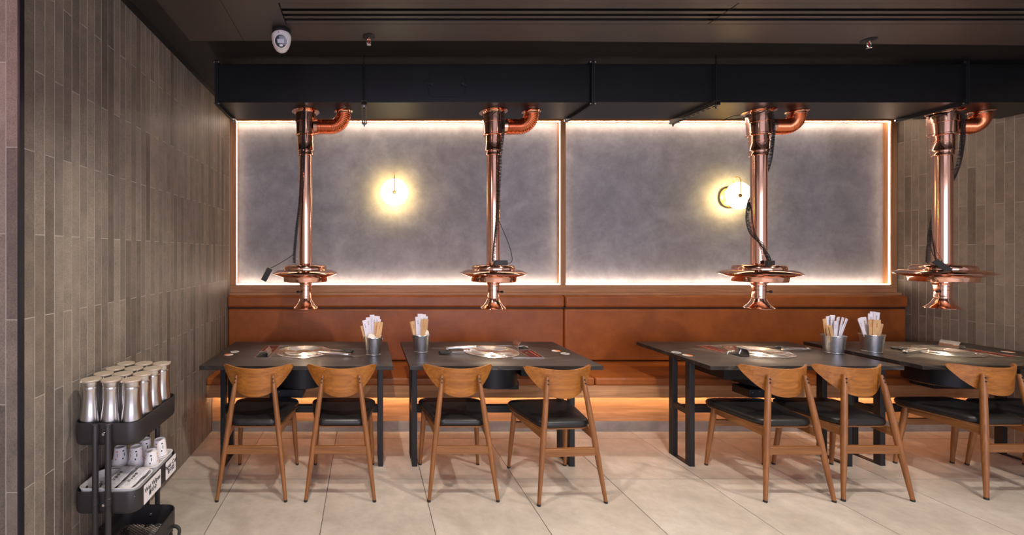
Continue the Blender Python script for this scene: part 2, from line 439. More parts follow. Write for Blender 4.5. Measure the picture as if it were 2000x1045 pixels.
# ------------------------------------------------------------------ framed back-lit plaster panels
wp = thing('lit_wall_panel', (XL, YB, 1.128), 'oak-framed grey plaster wall panels with hidden warm light strips', 'wall panel')
oz = 1.128; ox = XL; oy = YB
def wpb(name, x0, x1, y0, y1, z0, z1, mat, bev=0.0015):
    return MB().box(x0 - ox, x1 - ox, y0 - oy, y1 - oy, z0 - oz, z1 - oz).build(name, mat, wp, bevel=bev)
PB, PT = 1.2016, 2.767
wpb('stile', XL + 0.001, -1.247, YB, 4.139, PB, 2.842, M['oak_z'])
wpb('stile', 1.854, 1.904, YB, 4.139, PB, PT, M['oak_z'])
wpb('stile', 5.012, XR - 0.001, YB, 4.139, PB, 2.842, M['oak_z'])
wpb('rail', XL + 0.001, XR - 0.001, YB, 4.139, 1.128, PB, M['oak_x'])
wpb('rail', -1.247, 5.012, YB, 4.139, PT, 2.842, M['oak_x'])
for a, b in ((-1.247, 1.854), (1.904, 5.012)):
    wpb('plaster_panel', a, b, 4.125, 4.139, PB, PT, M['plaster'], 0)
    y0, y1 = 4.070, 4.080
    wpb('light_strip', a + 0.002, b - 0.002, y0, y1, PB + 0.0005, PB + 0.0065, M['led_warm'], 0)
    wpb('light_strip', a + 0.002, b - 0.002, y0, y1, PT - 0.0065, PT - 0.0005, M['led_warm'], 0)
    wpb('light_strip', a + 0.0005, a + 0.0035, y0, y1, PB + 0.01, PT - 0.01, M['led_side'], 0)
    wpb('light_strip', b - 0.0035, b - 0.0005, y0, y1, PB + 0.01, PT - 0.01, M['led_side'], 0)

# ------------------------------------------------------------------ banquette bench
bn = thing('banquette_bench', (XL, 3.577, 0), 'long built-in banquette in tan leather with oak plinth', 'bench')
def bb(name, x0, x1, y0, y1, z0, z1, mat, bev, seg=4):
    return MB().box(x0 - XL, x1 - XL, y0 - 3.577, y1 - 3.577, z0, z1).build(name, mat, bn, bevel=bev, seg=seg, ang=60)
XM = 1.855; e = 0.003
for a, b in ((XL + e, XM - e), (XM + e, XR - 0.006)):
    bb('seat_cushion', a, b, 3.445, 3.995, 0.428, 0.490, M['tan'], 0.014)
    bb('back_cushion', a, b, 3.985, 4.058, 0.492, 0.981, M['tan'], 0.018)
    bb('headrest', a, b, 3.965, 4.058, 0.994, 1.106, M['tan'], 0.022)
bb('seam_trim', XL + e, XR - 0.006, 3.996, 4.058, 0.980, 0.995, M['blackmetal'], 0.002, 2)
bb('top_ledge', XL + e, XR - 0.006, 4.02, 4.0595, 1.104, 1.1275, M['oak_x'], 0.002, 2)
bb('fascia_board', XL + e, XR - 0.006, 3.455, 3.477, 0.326, 0.4275, M['oak_x'], 0.0015, 2)
bb('seat_deck', XL + e, XR - 0.006, 3.477, 4.058, 0.40, 0.4275, M['oak_x'], 0, 2)
bb('plinth_panel', XL + e, XR - 0.006, 3.584, 3.600, 0.0865, 0.40, M['oak_x'], 0.001, 2)
bb('plinth_kerb', XL + e, XR - 0.006, 3.577, 3.625, 0.0005, 0.086, M['kerb'], 0.002, 2)
bb('light_strip', XL + 0.02, XR - 0.02, 3.4772, 3.4780, 0.328, 0.341, M['led_amber'], 0, 2)

# ------------------------------------------------------------------ ventilation duct
DZ0, DZ1, DY0, DY1, DX0 = 2.578, 2.852, 3.033, 3.402, -1.07
du = thing('exhaust_duct', (DX0, DY0, DZ0), 'long black rectangular ventilation duct under the ceiling', 'duct')
def db(name, x0, x1, y0, y1, z0, z1, bev=0.001, mat=None, par=None):
    return MB().box(x0 - DX0, x1 - DX0, y0 - DY0, y1 - DY0, z0 - DZ0, z1 - DZ0).build(name, mat or M['duct'], par or du, bevel=bev)
joints = [1.607, 4.262]
seg = [DX0 + 0.004, joints[0], joints[1], XR - 0.003]
for a, b in zip(seg, seg[1:]):
    db('duct_section', a + 0.0012, b - 0.0012, DY0, DY1, DZ0, DZ1, 0.003)
def flange(xc, w=0.011, h=0.022):
    f = MB()
    for sx in (-1, 1):
        x0, x1 = sorted((xc + sx * 0.002, xc + sx * w))
        f.box(x0 - DX0, x1 - DX0, -h, 0, -h, DZ1 - DZ0 + h); f.box(x0 - DX0, x1 - DX0, DY1 - DY0, DY1 - DY0 + h, -h, DZ1 - DZ0 + h)
        f.box(x0 - DX0, x1 - DX0, 0, DY1 - DY0, -h, 0); f.box(x0 - DX0, x1 - DX0, 0, DY1 - DY0, DZ1 - DZ0, DZ1 - DZ0 + h)
    o = f.build('joint_flange', M['blackmetal'], du)
    for (yy, zz) in ((-0.012, -0.012), (-0.012, DZ1 - DZ0 + 0.01), (DY1 - DY0 + 0.01, -0.012)):
        MB().lathe([(0, -0.019), (0.006, -0.019), (0.006, 0.019), (0, 0.019)], 6, (xc - DX0, yy, zz), 'x').build('bolt', M['chrome'], o)
for j in joints: flange(j)
flange(DX0 + 0.004)
# access hatch
hx, hz, hw, hh = 0.573, 2.702, 0.134, 0.087
hat = MB().loops([[(x - DX0, y, z - DZ0) for x, z in rrect(hx - a, hx + a, hz - b, hz + b, r, 8)] for y, a, b, r in
                  ((0.0, hw, hh, 0.045), (-0.005, hw, hh, 0.045), (-0.005, hw - 0.005, hh - 0.005, 0.04), (-0.003, hw - 0.006, hh - 0.006, 0.039))]).build('access_hatch', M['duct'], du)
for sx in (-1, 1):
    MB().lathe([(0, 0.014), (0.009, 0.014), (0.011, 0.0), (0, 0.0)], 12, (hx + sx * (hw - 0.022) - DX0, -0.003, hz - DZ0), 'y').build('latch', M['blackmetal'], hat)
    MB().box(-0.022, 0.022, -0.008, -0.003, -0.004, 0.004).xf(Matrix.Translation((hx + sx * (hw - 0.012) - DX0, -0.001, hz - DZ0)) @ Matrix.Rotation(0.5, 4, 'Y')).build('latch_lever', M['blackmetal'], hat)
    for sz in (-1, 1):
        MB().lathe([(0, 0.004), (0.004, 0.004), (0.004, 0.0)], 8, (hx + sx * (hw + 0.018) - DX0, 0, hz + sz * 0.012 - DZ0), 'y').build('rivet', M['blackmetal'], hat)
# hangers: perforated channel with threaded rods
def hanger(x, label, x2=None):
    t = thing('duct_hanger', (x, 2.99, 2.545), label, 'duct bracket', 'duct hangers')
    ch = MB(); L = 0.45
    ch.box(-0.0205, 0.0205, 0, L, 0.0295, 0.0315)
    ch.box(-0.0205, -0.0185, 0, L, 0.0, 0.0295); ch.box(0.0185, 0.0205, 0, L, 0, 0.0295)
    ch.box(-0.0185, -0.010, 0, L, 0.0, 0.002); ch.box(0.010, 0.0185, 0, L, 0, 0.002)
    k = 0.0
    for i in range(10): ch.box(-0.010, 0.010, i * 0.047, i * 0.047 + 0.020, 0, 0.002)
    ch.build('slotted_channel', M['strut'], t)
    for y in (0.015, L - 0.015):
        MB().lathe([(0, -0.022), (0.005, -0.022), (0.005, 2.899 - 2.545), (0, 2.899 - 2.545)], 10, (0, y)).build('threaded_rod', M['duct'], t)
        MB().lathe([(0.005, -0.012), (0.010, -0.012), (0.010, -0.0005), (0.005, -0.0005)], 6, (0, y)).build('nut', M['chrome'], t)
hanger(-0.018, 'black slotted duct hanger with rod, near the leftmost copper hood')
hanger(2.47, 'black slotted duct hanger with rods, left of the third copper hood')

# ------------------------------------------------------------------ copper exhaust hoods
HZ = 2.578; HY = 3.23
def helix(path, r, turns_per_m, steps=7):
    pts = spline(path, 10); out = []; ph = 0.0
    L = 0
    segs = []
    for a, b in zip(pts, pts[1:]): segs.append((a, b, (b - a).length))
    t0 = (pts[1] - pts[0]).normalized(); nrm = Vector((0, 1, 0)); nrm = (nrm - t0 * nrm.dot(t0)).normalized()
    step = 1.0 / (turns_per_m * steps); carry = 0
    for a, b, l in segs:
        if l < 1e-6: continue
        t = (b - a).normalized(); nrm = (nrm - t * nrm.dot(t)).normalized(); bi = t.cross(nrm)
        d = carry
        while d < l:
            out.append(a + t * d + (nrm * cos(ph) + bi * sin(ph)) * r); ph += 2 * pi / steps; d += step
        carry = d - l
    return out
def hood(X, label, coils, wires, boxp, knob, bulb_e=10):
    t = thing('exhaust_hood', (X, HY, HZ), label, 'extractor hood', 'copper extractor hoods hanging over the tables')
    z = lambda h: h - HZ
    C = M['copper']
    MB().lathe([(0.070, 0), (0.104, -0.0005), (0.105, -0.004), (0.084, -0.010), (0.075, -0.022)], 40).build('mounting_flange', C, t)
    MB().lathe([(0.0755, -0.004), (0.0765, -0.02), (0.0765, z(2.500)), (0.079, z(2.498)), (0.079, z(2.490)), (0.0745, z(2.488)), (0.0735, z(2.408)), (0.0765, z(2.404)), (0.0765, z(2.396)), (0.072, z(2.392)), (0.062, z(2.390))], 40).build('upper_sleeve', C, t)
    MB().lathe([(0.0615, z(2.391)), (0.0615, z(2.356)), (0.0635, z(2.354)), (0.0635, z(2.346)), (0.0615, z(2.344)), (0.0605, z(2.288)), (0.063, z(2.284)), (0.063, z(2.277)), (0.058, z(2.273)), (0.0565, z(2.250)), (0.058, z(2.247)), (0.058, z(2.243)), (0.051, z(2.240))], 40).build('lower_sleeve', C, t)
    MB().lathe([(0.0500, z(2.245)), (0.0500, z(1.412))], 40).build('pipe', C, t)
    MB().lathe([(0.049, z(1.424)), (0.06, z(1.420)), (0.075, z(1.417)), (0.135, z(1.414)), (0.150, z(1.410)), (0.158, z(1.402)), (0.161, z(1.392)), (0.1615, z(1.379)), (0.166, z(1.374)), (0.190, z(1.376)), (0.210, z(1.372)), (0.236, z(1.357)), (0.2455, z(1.350)), (0.246, z(1.347)), (0.236, z(1.343)), (0.20, z(1.330)), (0.178, z(1.324)), (0.168, z(1.322))], 64).build('hood_disc', C, t)
    MB().lathe([(0.172, z(1.326)), (0.1715, z(1.318)), (0.166, z(1.291)), (0.160, z(1.287)), (0.050, z(1.286))], 56).build('lower_bowl', C, t)
    MB().lathe([(0.052, z(1.288)), (0.0565, z(1.284)), (0.0565, z(1.278)), (0.047, z(1.272)), (0.0455, z(1.262)), (0.0475, z(1.260)), (0.0475, z(1.255)), (0.0435, z(1.252)), (0.0435, z(1.228)), (0.0450, z(1.226)), (0.0450, z(1.222)), (0.0430, z(1.220)), (0.0425, z(1.172)), (0.044, z(1.168)), (0.043, z(1.160)), (0.036, z(1.158))], 36).build('telescopic_neck', C, t)
    cone = MB().lathe([(0.036, z(1.160)), (0.043, z(1.158)), (0.050, z(1.140)), (0.064, z(1.115)), (0.080, z(1.098)), (0.0925, z(1.088)), (0.0935, z(1.084)), (0.0915, z(1.0835)), (0.078, z(1.095)), (0.062, z(1.112)), (0.048, z(1.138)), (0.036, z(1.150))], 40).build('suction_cone', C, t)
    MB().lathe([(0, z(1.118)), (0.012, z(1.120)), (0.019, z(1.130)), (0.019, z(1.142)), (0.012, z(1.152))], 16).build('bulb', M['bulb'], cone)
    kx, ky = knob
    MB().tube([(kx * 0.042, ky * 0.042, z(1.212)), (kx * 0.062, ky * 0.062, z(1.212)), (kx * 0.064, ky * 0.064, z(1.212)), (kx * 0.078, ky * 0.078, z(1.212))], [0.004, 0.004, 0.010, 0.009], 12).build('locking_knob', M['rubber'], t)
    # flexible side branch bending up into the duct
    path = [(0.066 + 0.124 * i / 60, 0, z(2.462)) for i in range(61)] + [(0.190 + 0.098 * sin(a), 0, z(2.462) + 0.098 * (1 - cos(a))) for a in [pi / 2 * i / 72 for i in range(1, 73)]]
    path.append((0.288, 0, -0.012))
    rad = [0.0545 + (0.0030 if (i % 5) < 2 else -0.0024) for i in range(len(path))]
    el = MB().tube(path, rad, 28, cap=False).build('flexible_branch', M['copper_bounce'], t, ang=80)
    MB().lathe([(0.0545, 0.064), (0.0605, 0.064), (0.0610, 0.070), (0.0600, 0.090), (0.0605, 0.093), (0.0545, 0.094)], 32, (0, 0, z(2.462)), 'x').build('clamp_collar', C, el)
    MB().lathe([(0.069, -0.0005), (0.070, -0.003), (0.060, -0.008), (0.0565, -0.014), (0.0575, -0.020), (0.0555, -0.024)], 32, (0.288, 0)).build('branch_flange', C, el)
    for c in coils:
        MB().tube(helix(c, 0.0105, 95), 0.0030, 5).build('coiled_cord', M['rubber'], t, ang=90)
    for w in wires:
        MB().tube(spline(w, 8), 0.0026, 6).build('wire', M['rubber'], t, ang=90)
    bl, br = boxp
    b = MB().box(-0.019, 0.019, -0.012, 0.012, -0.05, 0.05)
    b.xf(Matrix.Translation(bl) @ br).build('remote_switch', M['rubber'], t, bevel=0.003)
    d = bpy.data.lights.new('hood_lamp', 'SPOT'); d.energy = bulb_e; d.color = (1.0, 0.78, 0.52); d.spot_size = radians(112); d.spot_blend = 0.4; d.shadow_soft_size = 0.035
    o = bpy.data.objects.new('hood_lamp', d); COL.objects.link(o); o.parent = t; o.location = (0, 0, z(1.108))
    return t
def hp(X, pts):   # (dx, dy, height) relative to the pipe axis
    return [(dx, dy, h - HZ) for dx, dy, h in pts]
RX = lambda a, ax: Matrix.Rotation(a, 4, ax)
hood(-0.463, 'copper extractor hood nearest the left tiled wall, its black switch hanging off the disc',
     [hp(0, [(0.0, -0.092, 2.56), (-0.004, -0.092, 2.40), (-0.012, -0.078, 2.26), (-0.022, -0.066, 2.06), (-0.036, -0.062, 1.86), (-0.060, -0.058, 1.68), (-0.078, -0.050, 1.50), (-0.080, -0.045, 1.425)])],
     [hp(0, [(0.030, -0.085, 2.55), (0.022, -0.082, 2.42), (0.008, -0.078, 2.28), (-0.008, -0.070, 2.1)]), hp(0, [(-0.076, -0.05, 1.50), (-0.12, -0.07, 1.465), (-0.19, -0.10, 1.42), (-0.238, -0.115, 1.393)])],
     (Vector((-0.268, -0.12, 1.345 - HZ)), RX(radians(28), 'Y')), (-0.72, -0.69))
hood(0.963, 'copper extractor hood second from the left, its black switch lying on the disc',
     [hp(0, [(0.046, -0.092, 2.55), (0.044, -0.092, 2.40), (0.034, -0.072, 2.24), (0.024, -0.062, 2.0), (0.012, -0.062, 1.76), (-0.010, -0.066, 1.56), (-0.022, -0.075, 1.44)])],
     [hp(0, [(0.060, -0.070, 2.50), (0.062, -0.07, 2.42), (0.050, -0.068, 2.32)]), hp(0, [(0.014, -0.07, 1.76), (0.055, -0.075, 1.66), (0.095, -0.085, 1.55), (0.112, -0.09, 1.47), (0.100, -0.10, 1.432), (0.055, -0.105, 1.428)]),
      hp(0, [(-0.095, -0.06, 2.55), (-0.10, -0.075, 2.50), (-0.085, -0.085, 2.51), (0.0, -0.088, 2.555)])],
     (Vector((0.022, -0.105, 1.4305 - HZ)), RX(radians(90), 'Y')), (0.72, -0.69))
def hq(X, pts):   # (sideways, toward the viewer's side of the room, height) relative to the pipe axis
    q = sqrt(X * X + HY * HY); c, d = HY / q, X / q
    return [(a * c - b * d, -a * d - b * c, h - HZ) for a, b, h in pts]
hood(2.981, 'copper extractor hood third from the left, beside a round glowing wall lamp',
     [hq(2.981, [(0.068, 0.055, 2.55), (0.080, 0.035, 2.42), (0.070, 0.0, 2.26), (0.048, -0.045, 2.14), (0.0, -0.075, 2.03), (-0.046, -0.045, 1.92), (-0.060, 0.02, 1.84), (-0.064, 0.03, 1.76), (-0.042, 0.055, 1.655), (0.009, 0.067, 1.58), (0.037, 0.07, 1.50), (0.064, 0.075, 1.436)])],
     [hq(2.981, [(-0.20, 0.03, 2.555), (-0.10, 0.06, 2.535), (0.0, 0.088, 2.548), (0.05, 0.07, 2.565)]), hq(2.981, [(-0.20, 0.03, 2.555), (-0.14, 0.03, 2.57), (-0.11, 0.0, 2.574)]), hq(2.981, [(0.02, 0.07, 1.55), (0.055, 0.085, 1.49), (0.066, 0.09, 1.44)])],
     (Vector(hq(2.981, [(0.060, 0.095, 1.4285)])[0]), RX(radians(-43 + 70), 'Z') @ RX(radians(90), 'Y')), (0.9, -0.42), 14)
hood(4.378, 'copper extractor hood nearest the right tiled wall, in front of bare tiles',
     [hq(4.378, [(0.085, 0.035, 2.54), (0.090, 0.03, 2.42), (0.078, 0.0, 2.22), (0.050, -0.05, 2.08), (0.0, -0.076, 1.95), (-0.036, -0.066, 1.82), (-0.054, -0.03, 1.69), (-0.063, 0.02, 1.56), (-0.068, 0.05, 1.43)])],
     [hq(4.378, [(0.096, 0.03, 2.50), (0.098, 0.02, 2.34), (0.078, -0.01, 2.17), (0.040, -0.06, 2.04)]), hq(4.378, [(-0.060, 0.03, 1.60), (-0.045, 0.06, 1.50), (-0.024, 0.13, 1.46), (-0.022, 0.175, 1.445)]), hq(4.378, [(-0.14, 0.02, 2.55), (-0.06, 0.085, 2.53), (0.02, 0.09, 2.545), (0.06, 0.07, 2.57)])],
     (Vector(hq(4.378, [(-0.002, 0.192, 1.410)])[0]), RX(radians(-53.6), 'Z') @ RX(radians(-42), 'Y')), (-0.95, -0.3), 12)

# ------------------------------------------------------------------ wall sconces
def sconce(x, h, label):
    t = thing('wall_sconce', (x, 4.125, h), label, 'wall lamp', 'round glowing wall lamps')
    MB().lathe([(0, 0.0), (0.055, 0.0), (0.055, 0.014), (0, 0.016)], 28, (0, 0, 0), 'y').build('back_plate', M['brass'], t)
    MB().lathe([(0.02, 0.015), (0.100, 0.015), (0.103, 0.017), (0.103, 0.020), (0.100, 0.022), (0.02, 0.022)], 48, (0, 0, 0), 'y').build('rear_disc', M['brass'], t)
    MB().lathe([(0, 0.108), (0.124, 0.108), (0.130, 0.112), (0.130, 0.118), (0.124, 0.122), (0, 0.122)], 56, (0, 0, 0), 'y').build('alabaster_disc', M['sconce_glow'], t)
    MB().lathe([(0, 0.123), (0.017, 0.123), (0.017, 0.130), (0.012, 0.135), (0, 0.136)], 20, (0, 0, 0), 'y').build('centre_knob', M['brass'], t)
    pts = [(0, -0.131, 0.012)] + [(0, -0.131, z_) for z_ in (0.06, 0.11, 0.14)] + [(0, -0.09 - 0.041 * cos(a), 0.14 + 0.041 * sin(a)) for a in [pi * k / 10 for k in range(1, 10)]] + [(0, -0.049, 0.13), (0, -0.049, 0.10)]
    MB().tube(pts, 0.0035, 8).build('stem', M['brass'], t)
    MB().lathe([(0.018, 0.015), (0.018, 0.107)], 16, (0, 0, 0), 'y').build('lamp_holder', M['brass'], t)
    for dx, dz in ((0, -0.075), (0, 0.075), (0.075, 0), (-0.075, 0)):
        d = bpy.data.lights.new('sconce_glow', 'POINT'); d.energy = 1.15; d.color = (1.0, 0.72, 0.26); d.shadow_soft_size = 0.015
        o = bpy.data.objects.new('sconce_glow', d); COL.objects.link(o); o.parent = t; o.location = (dx * 1.0, -0.078, dz * 1.0)
sconce(0.262, 2.078, 'round glowing alabaster wall lamp between the two left copper hoods')
sconce(3.515, 2.045, 'round glowing alabaster wall lamp partly behind the third copper hood')

# ------------------------------------------------------------------ ceiling devices
t = thing('security_camera', (-0.496, 2.475, ZS), 'white turret security camera on the dark ceiling', 'camera')
MB().lathe([(0, 0), (0.050, 0), (0.054, -0.006), (0.054, -0.022), (0.050, -0.026), (0, -0.026)], 32).build('base', M['blackmetal'], t)
MB().lathe([(0, -0.020), (0.050, -0.024), (0.0565, -0.036), (0.0565, -0.052), (0.052, -0.076), (0.043, -0.100), (0.030, -0.119), (0.015, -0.128), (0, -0.130)], 36).build('housing', M['white'], t)
cmx = Matrix.Translation((0.006, -0.036, -0.084)) @ Matrix.Rotation(radians(20), 4, 'X') @ Matrix.Rotation(radians(5), 4, 'Z')
ey = MB().lathe([(0.030, 0.0), (0.0385, 0.006), (0.040, 0.012), (0.0375, 0.018), (0.034, 0.019)], 32, (0, 0, 0), 'y').xf(cmx).build('bezel', M['white'], t)
MB().lathe([(0.036, 0.0165), (0.020, 0.0185), (0, 0.019)], 32, (0, 0, 0), 'y').xf(cmx).build('lens_face', M['lens'], t)
MB().box(-0.019, 0.019, -0.0215, -0.0185, -0.010, 0.011).xf(cmx).build('sensor_window', M['lens_led'], t)
MB().box(-0.009, 0.009, -0.0205, -0.0175, -0.027, -0.017).xf(cmx).build('lamp_window', M['white'], t)
MB().lathe([(0, 0.0), (0.0028, 0.0), (0.0028, 0.0015), (0, 0.0015)], 10, (-0.005, -0.0565, -0.040), 'y').build('microphone_hole', M['ink'], t)
def sprinkler(x, y, label):
    t = thing('fire_sprinkler', (x, y, ZS), label, 'sprinkler', 'ceiling sprinklers')
    MB().lathe([(0.012, -0.002), (0.034, -0.0005), (0.036, -0.003), (0.030, -0.006), (0.020, -0.012), (0.012, -0.012)], 28).build('escutcheon', M['blackmetal'], t)
    MB().lathe([(0, -0.001), (0.0115, -0.001), (0.0115, -0.020), (0.008, -0.022), (0, -0.022)], 16).build('body', M['copper'], t)
    for s_ in (-1, 1):
        MB().tube([(s_ * 0.0095, 0, -0.018), (s_ * 0.012, 0, -0.030), (s_ * 0.010, 0, -0.040), (s_ * 0.003, 0, -0.046)], 0.0024, 6).build('frame_arm', M['chrome'], t)
    MB().lathe([(0.0015, -0.022), (0.0022, -0.03), (0.0022, -0.040), (0.0015, -0.046)], 8).build('glass_bulb', M['inkred'], t)
    MB().lathe([(0, -0.046), (0.005, -0.046), (0.013, -0.049), (0.013, -0.051), (0, -0.052)], 16).build('deflector', M['chrome'], t)
sprinkler(0.013, 2.545, 'chrome pendent fire sprinkler on the ceiling above the left panel')
sprinkler(3.055, 2.585, 'chrome pendent fire sprinkler on the ceiling above the right panel')

# ------------------------------------------------------------------ tables
TH = 0.7536; TT = 0.027; TY0, TY1 = 2.816, 3.592; LEGX = 1.145
def table(topc, legc, grillx, flip, label, ty=0.0, width=1.285):
    t = thing('grill_table', (legc, 3.10, 0), label, 'table', 'dark stone-topped grill tables')
    L = lambda x: x - legc
    Y = lambda y: y - 3.10 + ty
    MB().box(L(topc) - width / 2, L(topc) + width / 2, Y(TY0), Y(TY1), TH - TT, TH).build('tabletop', M['stone'], t, bevel=0.0015)
    for sx in (-1, 1):
        x0, x1 = sorted((sx * LEGX / 2, sx * (LEGX / 2 - 0.036)))
        for (y0, y1) in ((2.988, 3.032), (3.152, 3.196)):
            lg = MB().box(x0, x1, Y(y0), Y(y1), 0.008, TH - TT - 0.0005).build('leg', M['blackmetal'], t, bevel=0.002)
            MB().lathe([(0.012, 0.0005), (0.013, 0.004), (0.013, 0.008), (0.005, 0.008)], 12, ((x0 + x1) / 2, Y((y0 + y1) / 2) + (0.034 if y0 < 3.1 else -0.034))).build('levelling_foot', M['rubber'], lg)
        MB().box(x0 + 0.002, x1 - 0.002, Y(3.032), Y(3.152), 0.357, 0.397).build('tie_bar', M['blackmetal'], t, bevel=0.001)
        MB().box(x0, x1, Y(2.988), Y(3.196), 0.0005, 0.0078).build('foot_plate', M['blackmetal'], t)
    MB().box(-LEGX / 2 + 0.036, LEGX / 2 - 0.036, Y(3.072), Y(3.112), 0.349, 0.399).build('stretcher', M['blackmetal'], t, bevel=0.001)
    # burner unit, turned half round on every other table
    R = Matrix.Translation((L(grillx), Y(3.232), TH)) @ (Matrix.Rotation(pi, 4, 'Z') if flip else Matrix.Identity(4))
    def part(mb, name, mat, par=None, **k): return mb.xf(R).build(name, mat, par or t, **k)
    r0 = 0.206
    part(MB().lathe([(r0 - 0.002, 0.0005), (r0, 0.003), (r0 - 0.005, 0.0055), (r0 - 0.014, 0.0055), (r0 - 0.018, 0.002), (r0 - 0.021, 0.002), (r0 - 0.024, 0.0065), (r0 - 0.036, 0.0065), (r0 - 0.042, 0.001), (r0 - 0.046, 0.0008)], 64), 'grill_rim', M['steel'])
    dish = [(r0 - 0.045, 0.001), (r0 - 0.05, 0.009), (r0 - 0.058, 0.010)]
    for k in range(7):
        rr = r0 - 0.062 - k * 0.012; dish += [(rr, 0.010 - k * 0.0012), (rr - 0.004, 0.0125 - k * 0.0012), (rr - 0.008, 0.010 - k * 0.0012)]
    dish += [(0.055, 0.0010), (0, 0.0005)]
    pan = part(MB().lathe(dish, 64), 'grill_plate', M['steel'])
    # steel surround running out to the control panel
    fr = MB()
    fr.box(-0.325, -0.02, -0.203, -0.197, 0.0003, 0.004); fr.box(-0.325, -0.10, 0.194, 0.200, 0.0003, 0.004)
    fr.box(-0.325, -0.318, -0.197, 0.194, 0.0003, 0.004); fr.box(-0.222, -0.216, -0.197, 0.194, 0.0003, 0.004); fr.box(-0.318, -0.222, -0.045, -0.039, 0.0003, 0.004)
    part(fr, 'steel_surround', M['steel'])
    cp = part(MB().box(-0.318, -0.222, -0.039, 0.194, 0.0003, 0.002), 'control_panel', M['redpanel'])
    part(MB().lathe([(0.010, 0.0022), (0.012, 0.004), (0.009, 0.0045), (0, 0.0045)], 16, (-0.25, 0.06)), 'indicator', M['steel'], cp)
    part(MB().box(-0.300, -0.296, -0.02, 0.17, 0.002, 0.0026), 'panel_print', M['inkred'], cp)
    part(MB().box(-0.318, -0.222, -0.197, -0.045, 0.0003, 0.0012), 'grease_drawer_opening', M['slot'])
    fp = [(-0.228 + 0.012 * (k / 8) ** 2 * 0 - 0.018 * (k / 8) ** 3, 0.004 + 0.052 * k / 8) for k in range(9)]
    fl_ = MB()
    vs = []; 
    for k, (x, zz) in enumerate(fp): vs += [(x, -0.178, zz), (x, -0.062, zz), (x - 0.0025, -0.062, zz), (x - 0.0025, -0.178, zz)]
    fl_.loops([vs[4 * k:4 * k + 4] for k in range(9)])
    part(fl_, 'hinged_flap', M['steel'])
    part(MB().tube([(-0.312, -0.09, 0.004), (-0.312, -0.09, 0.018), (-0.275, -0.09, 0.022), (-0.24, -0.09, 0.018), (-0.234, -0.09, 0.004)], 0.004, 8), 'drawer_handle', M['steel'])
    # under the top
    uz = -TT - 0.0005
    part(MB().lathe([(0, uz), (0.19, uz), (0.19, -0.225), (0.17, -0.235), (0, -0.235)], 40), 'burner_drum', M['blackmetal'])
    cb = part(MB().box(-0.43, -0.185, -0.20, 0.12, -0.155, uz), 'control_box', M['blackmetal'], bevel=0.003)
    lb = part(MB().box(-0.22, 0.02, -0.17, -0.02, -0.295, -0.236), 'lower_box', M['blackmetal'], bevel=0.003)
    for (a, b_, c_, p_) in ((-0.20, -0.201, -0.045, cb), (-0.20, -0.201, -0.135, cb), (-0.20, -0.171, -0.255, lb), (-0.15, -0.171, -0.25, lb)):
        part(MB().lathe([(0, 0.003), (0.003, 0.0025), (0.0036, 0.0)], 8, (a, b_, c_), 'y'), 'screw', M['chrome'], p_)
    return t, R
def sticker(t, legc, x, y, z, kind):
    nm = 'sticker'
    o = MB().lathe([(0.032, 0), (0.032, 0.0006), (0, 0.0006)], 28).build(nm, M['white'], t, loc=(x - legc, y - 3.10, z))
    if kind == 'orange':
        tag(o, label='round half orange, half white sticker')
        n = 14
        pts = [(0.031 * cos(pi / 2 + pi * k / n), 0.031 * sin(pi / 2 + pi * k / n)) for k in range(n + 1)]
        MB().prism(pts, 0.0006, 0.0009).build('orange_half', M['inkorange'], o, rot=(0, 0, random.uniform(-0.4, 0.4) + (pi if x > 0.5 else 0)))
    else:
        tag(o, label='round white sticker with black print')
        p = MB()
        for k in range(5): p.box(-0.018 + k * 0.008, -0.013 + k * 0.008, -0.006, 0.006, 0.0006, 0.0009)
        p.box(-0.02, 0.02, -0.014, -0.011, 0.0006, 0.0009); p.build('print', M['ink'], o)
T = {}
t1, R1 = table(-0.466, -0.456, -0.480, False, 'dark stone grill table nearest the left tiled wall')
sticker(t1, -0.456, -1.015, 3.13, TH, 'orange'); sticker(t1, -0.456, -1.00, 3.225, TH + 0.0007, 'white')
t2, R2 = table(0.928, 0.8925, 0.946, True, 'dark stone grill table second from the left wall')
sticker(t2, 0.8925, 1.452, 3.255, TH, 'orange'); sticker(t2, 0.8925, 1.478, 3.165, TH + 0.0007, 'white')
t3, R3 = table(2.922, 2.845, 2.981, False, 'dark stone grill table with open knee side toward the wide gap')
sticker(t3, 2.845, 2.332, 3.20, TH + 0.0007, 'white'); sticker(t3, 2.845, 2.352, 3.115, TH, 'orange')
t4, R4 = table(4.345, 4.20, 4.378, True, 'dark stone grill table touching the right tiled wall', 0.012)
sticker(t4, 4.20, 4.86, 3.22, TH, 'orange')

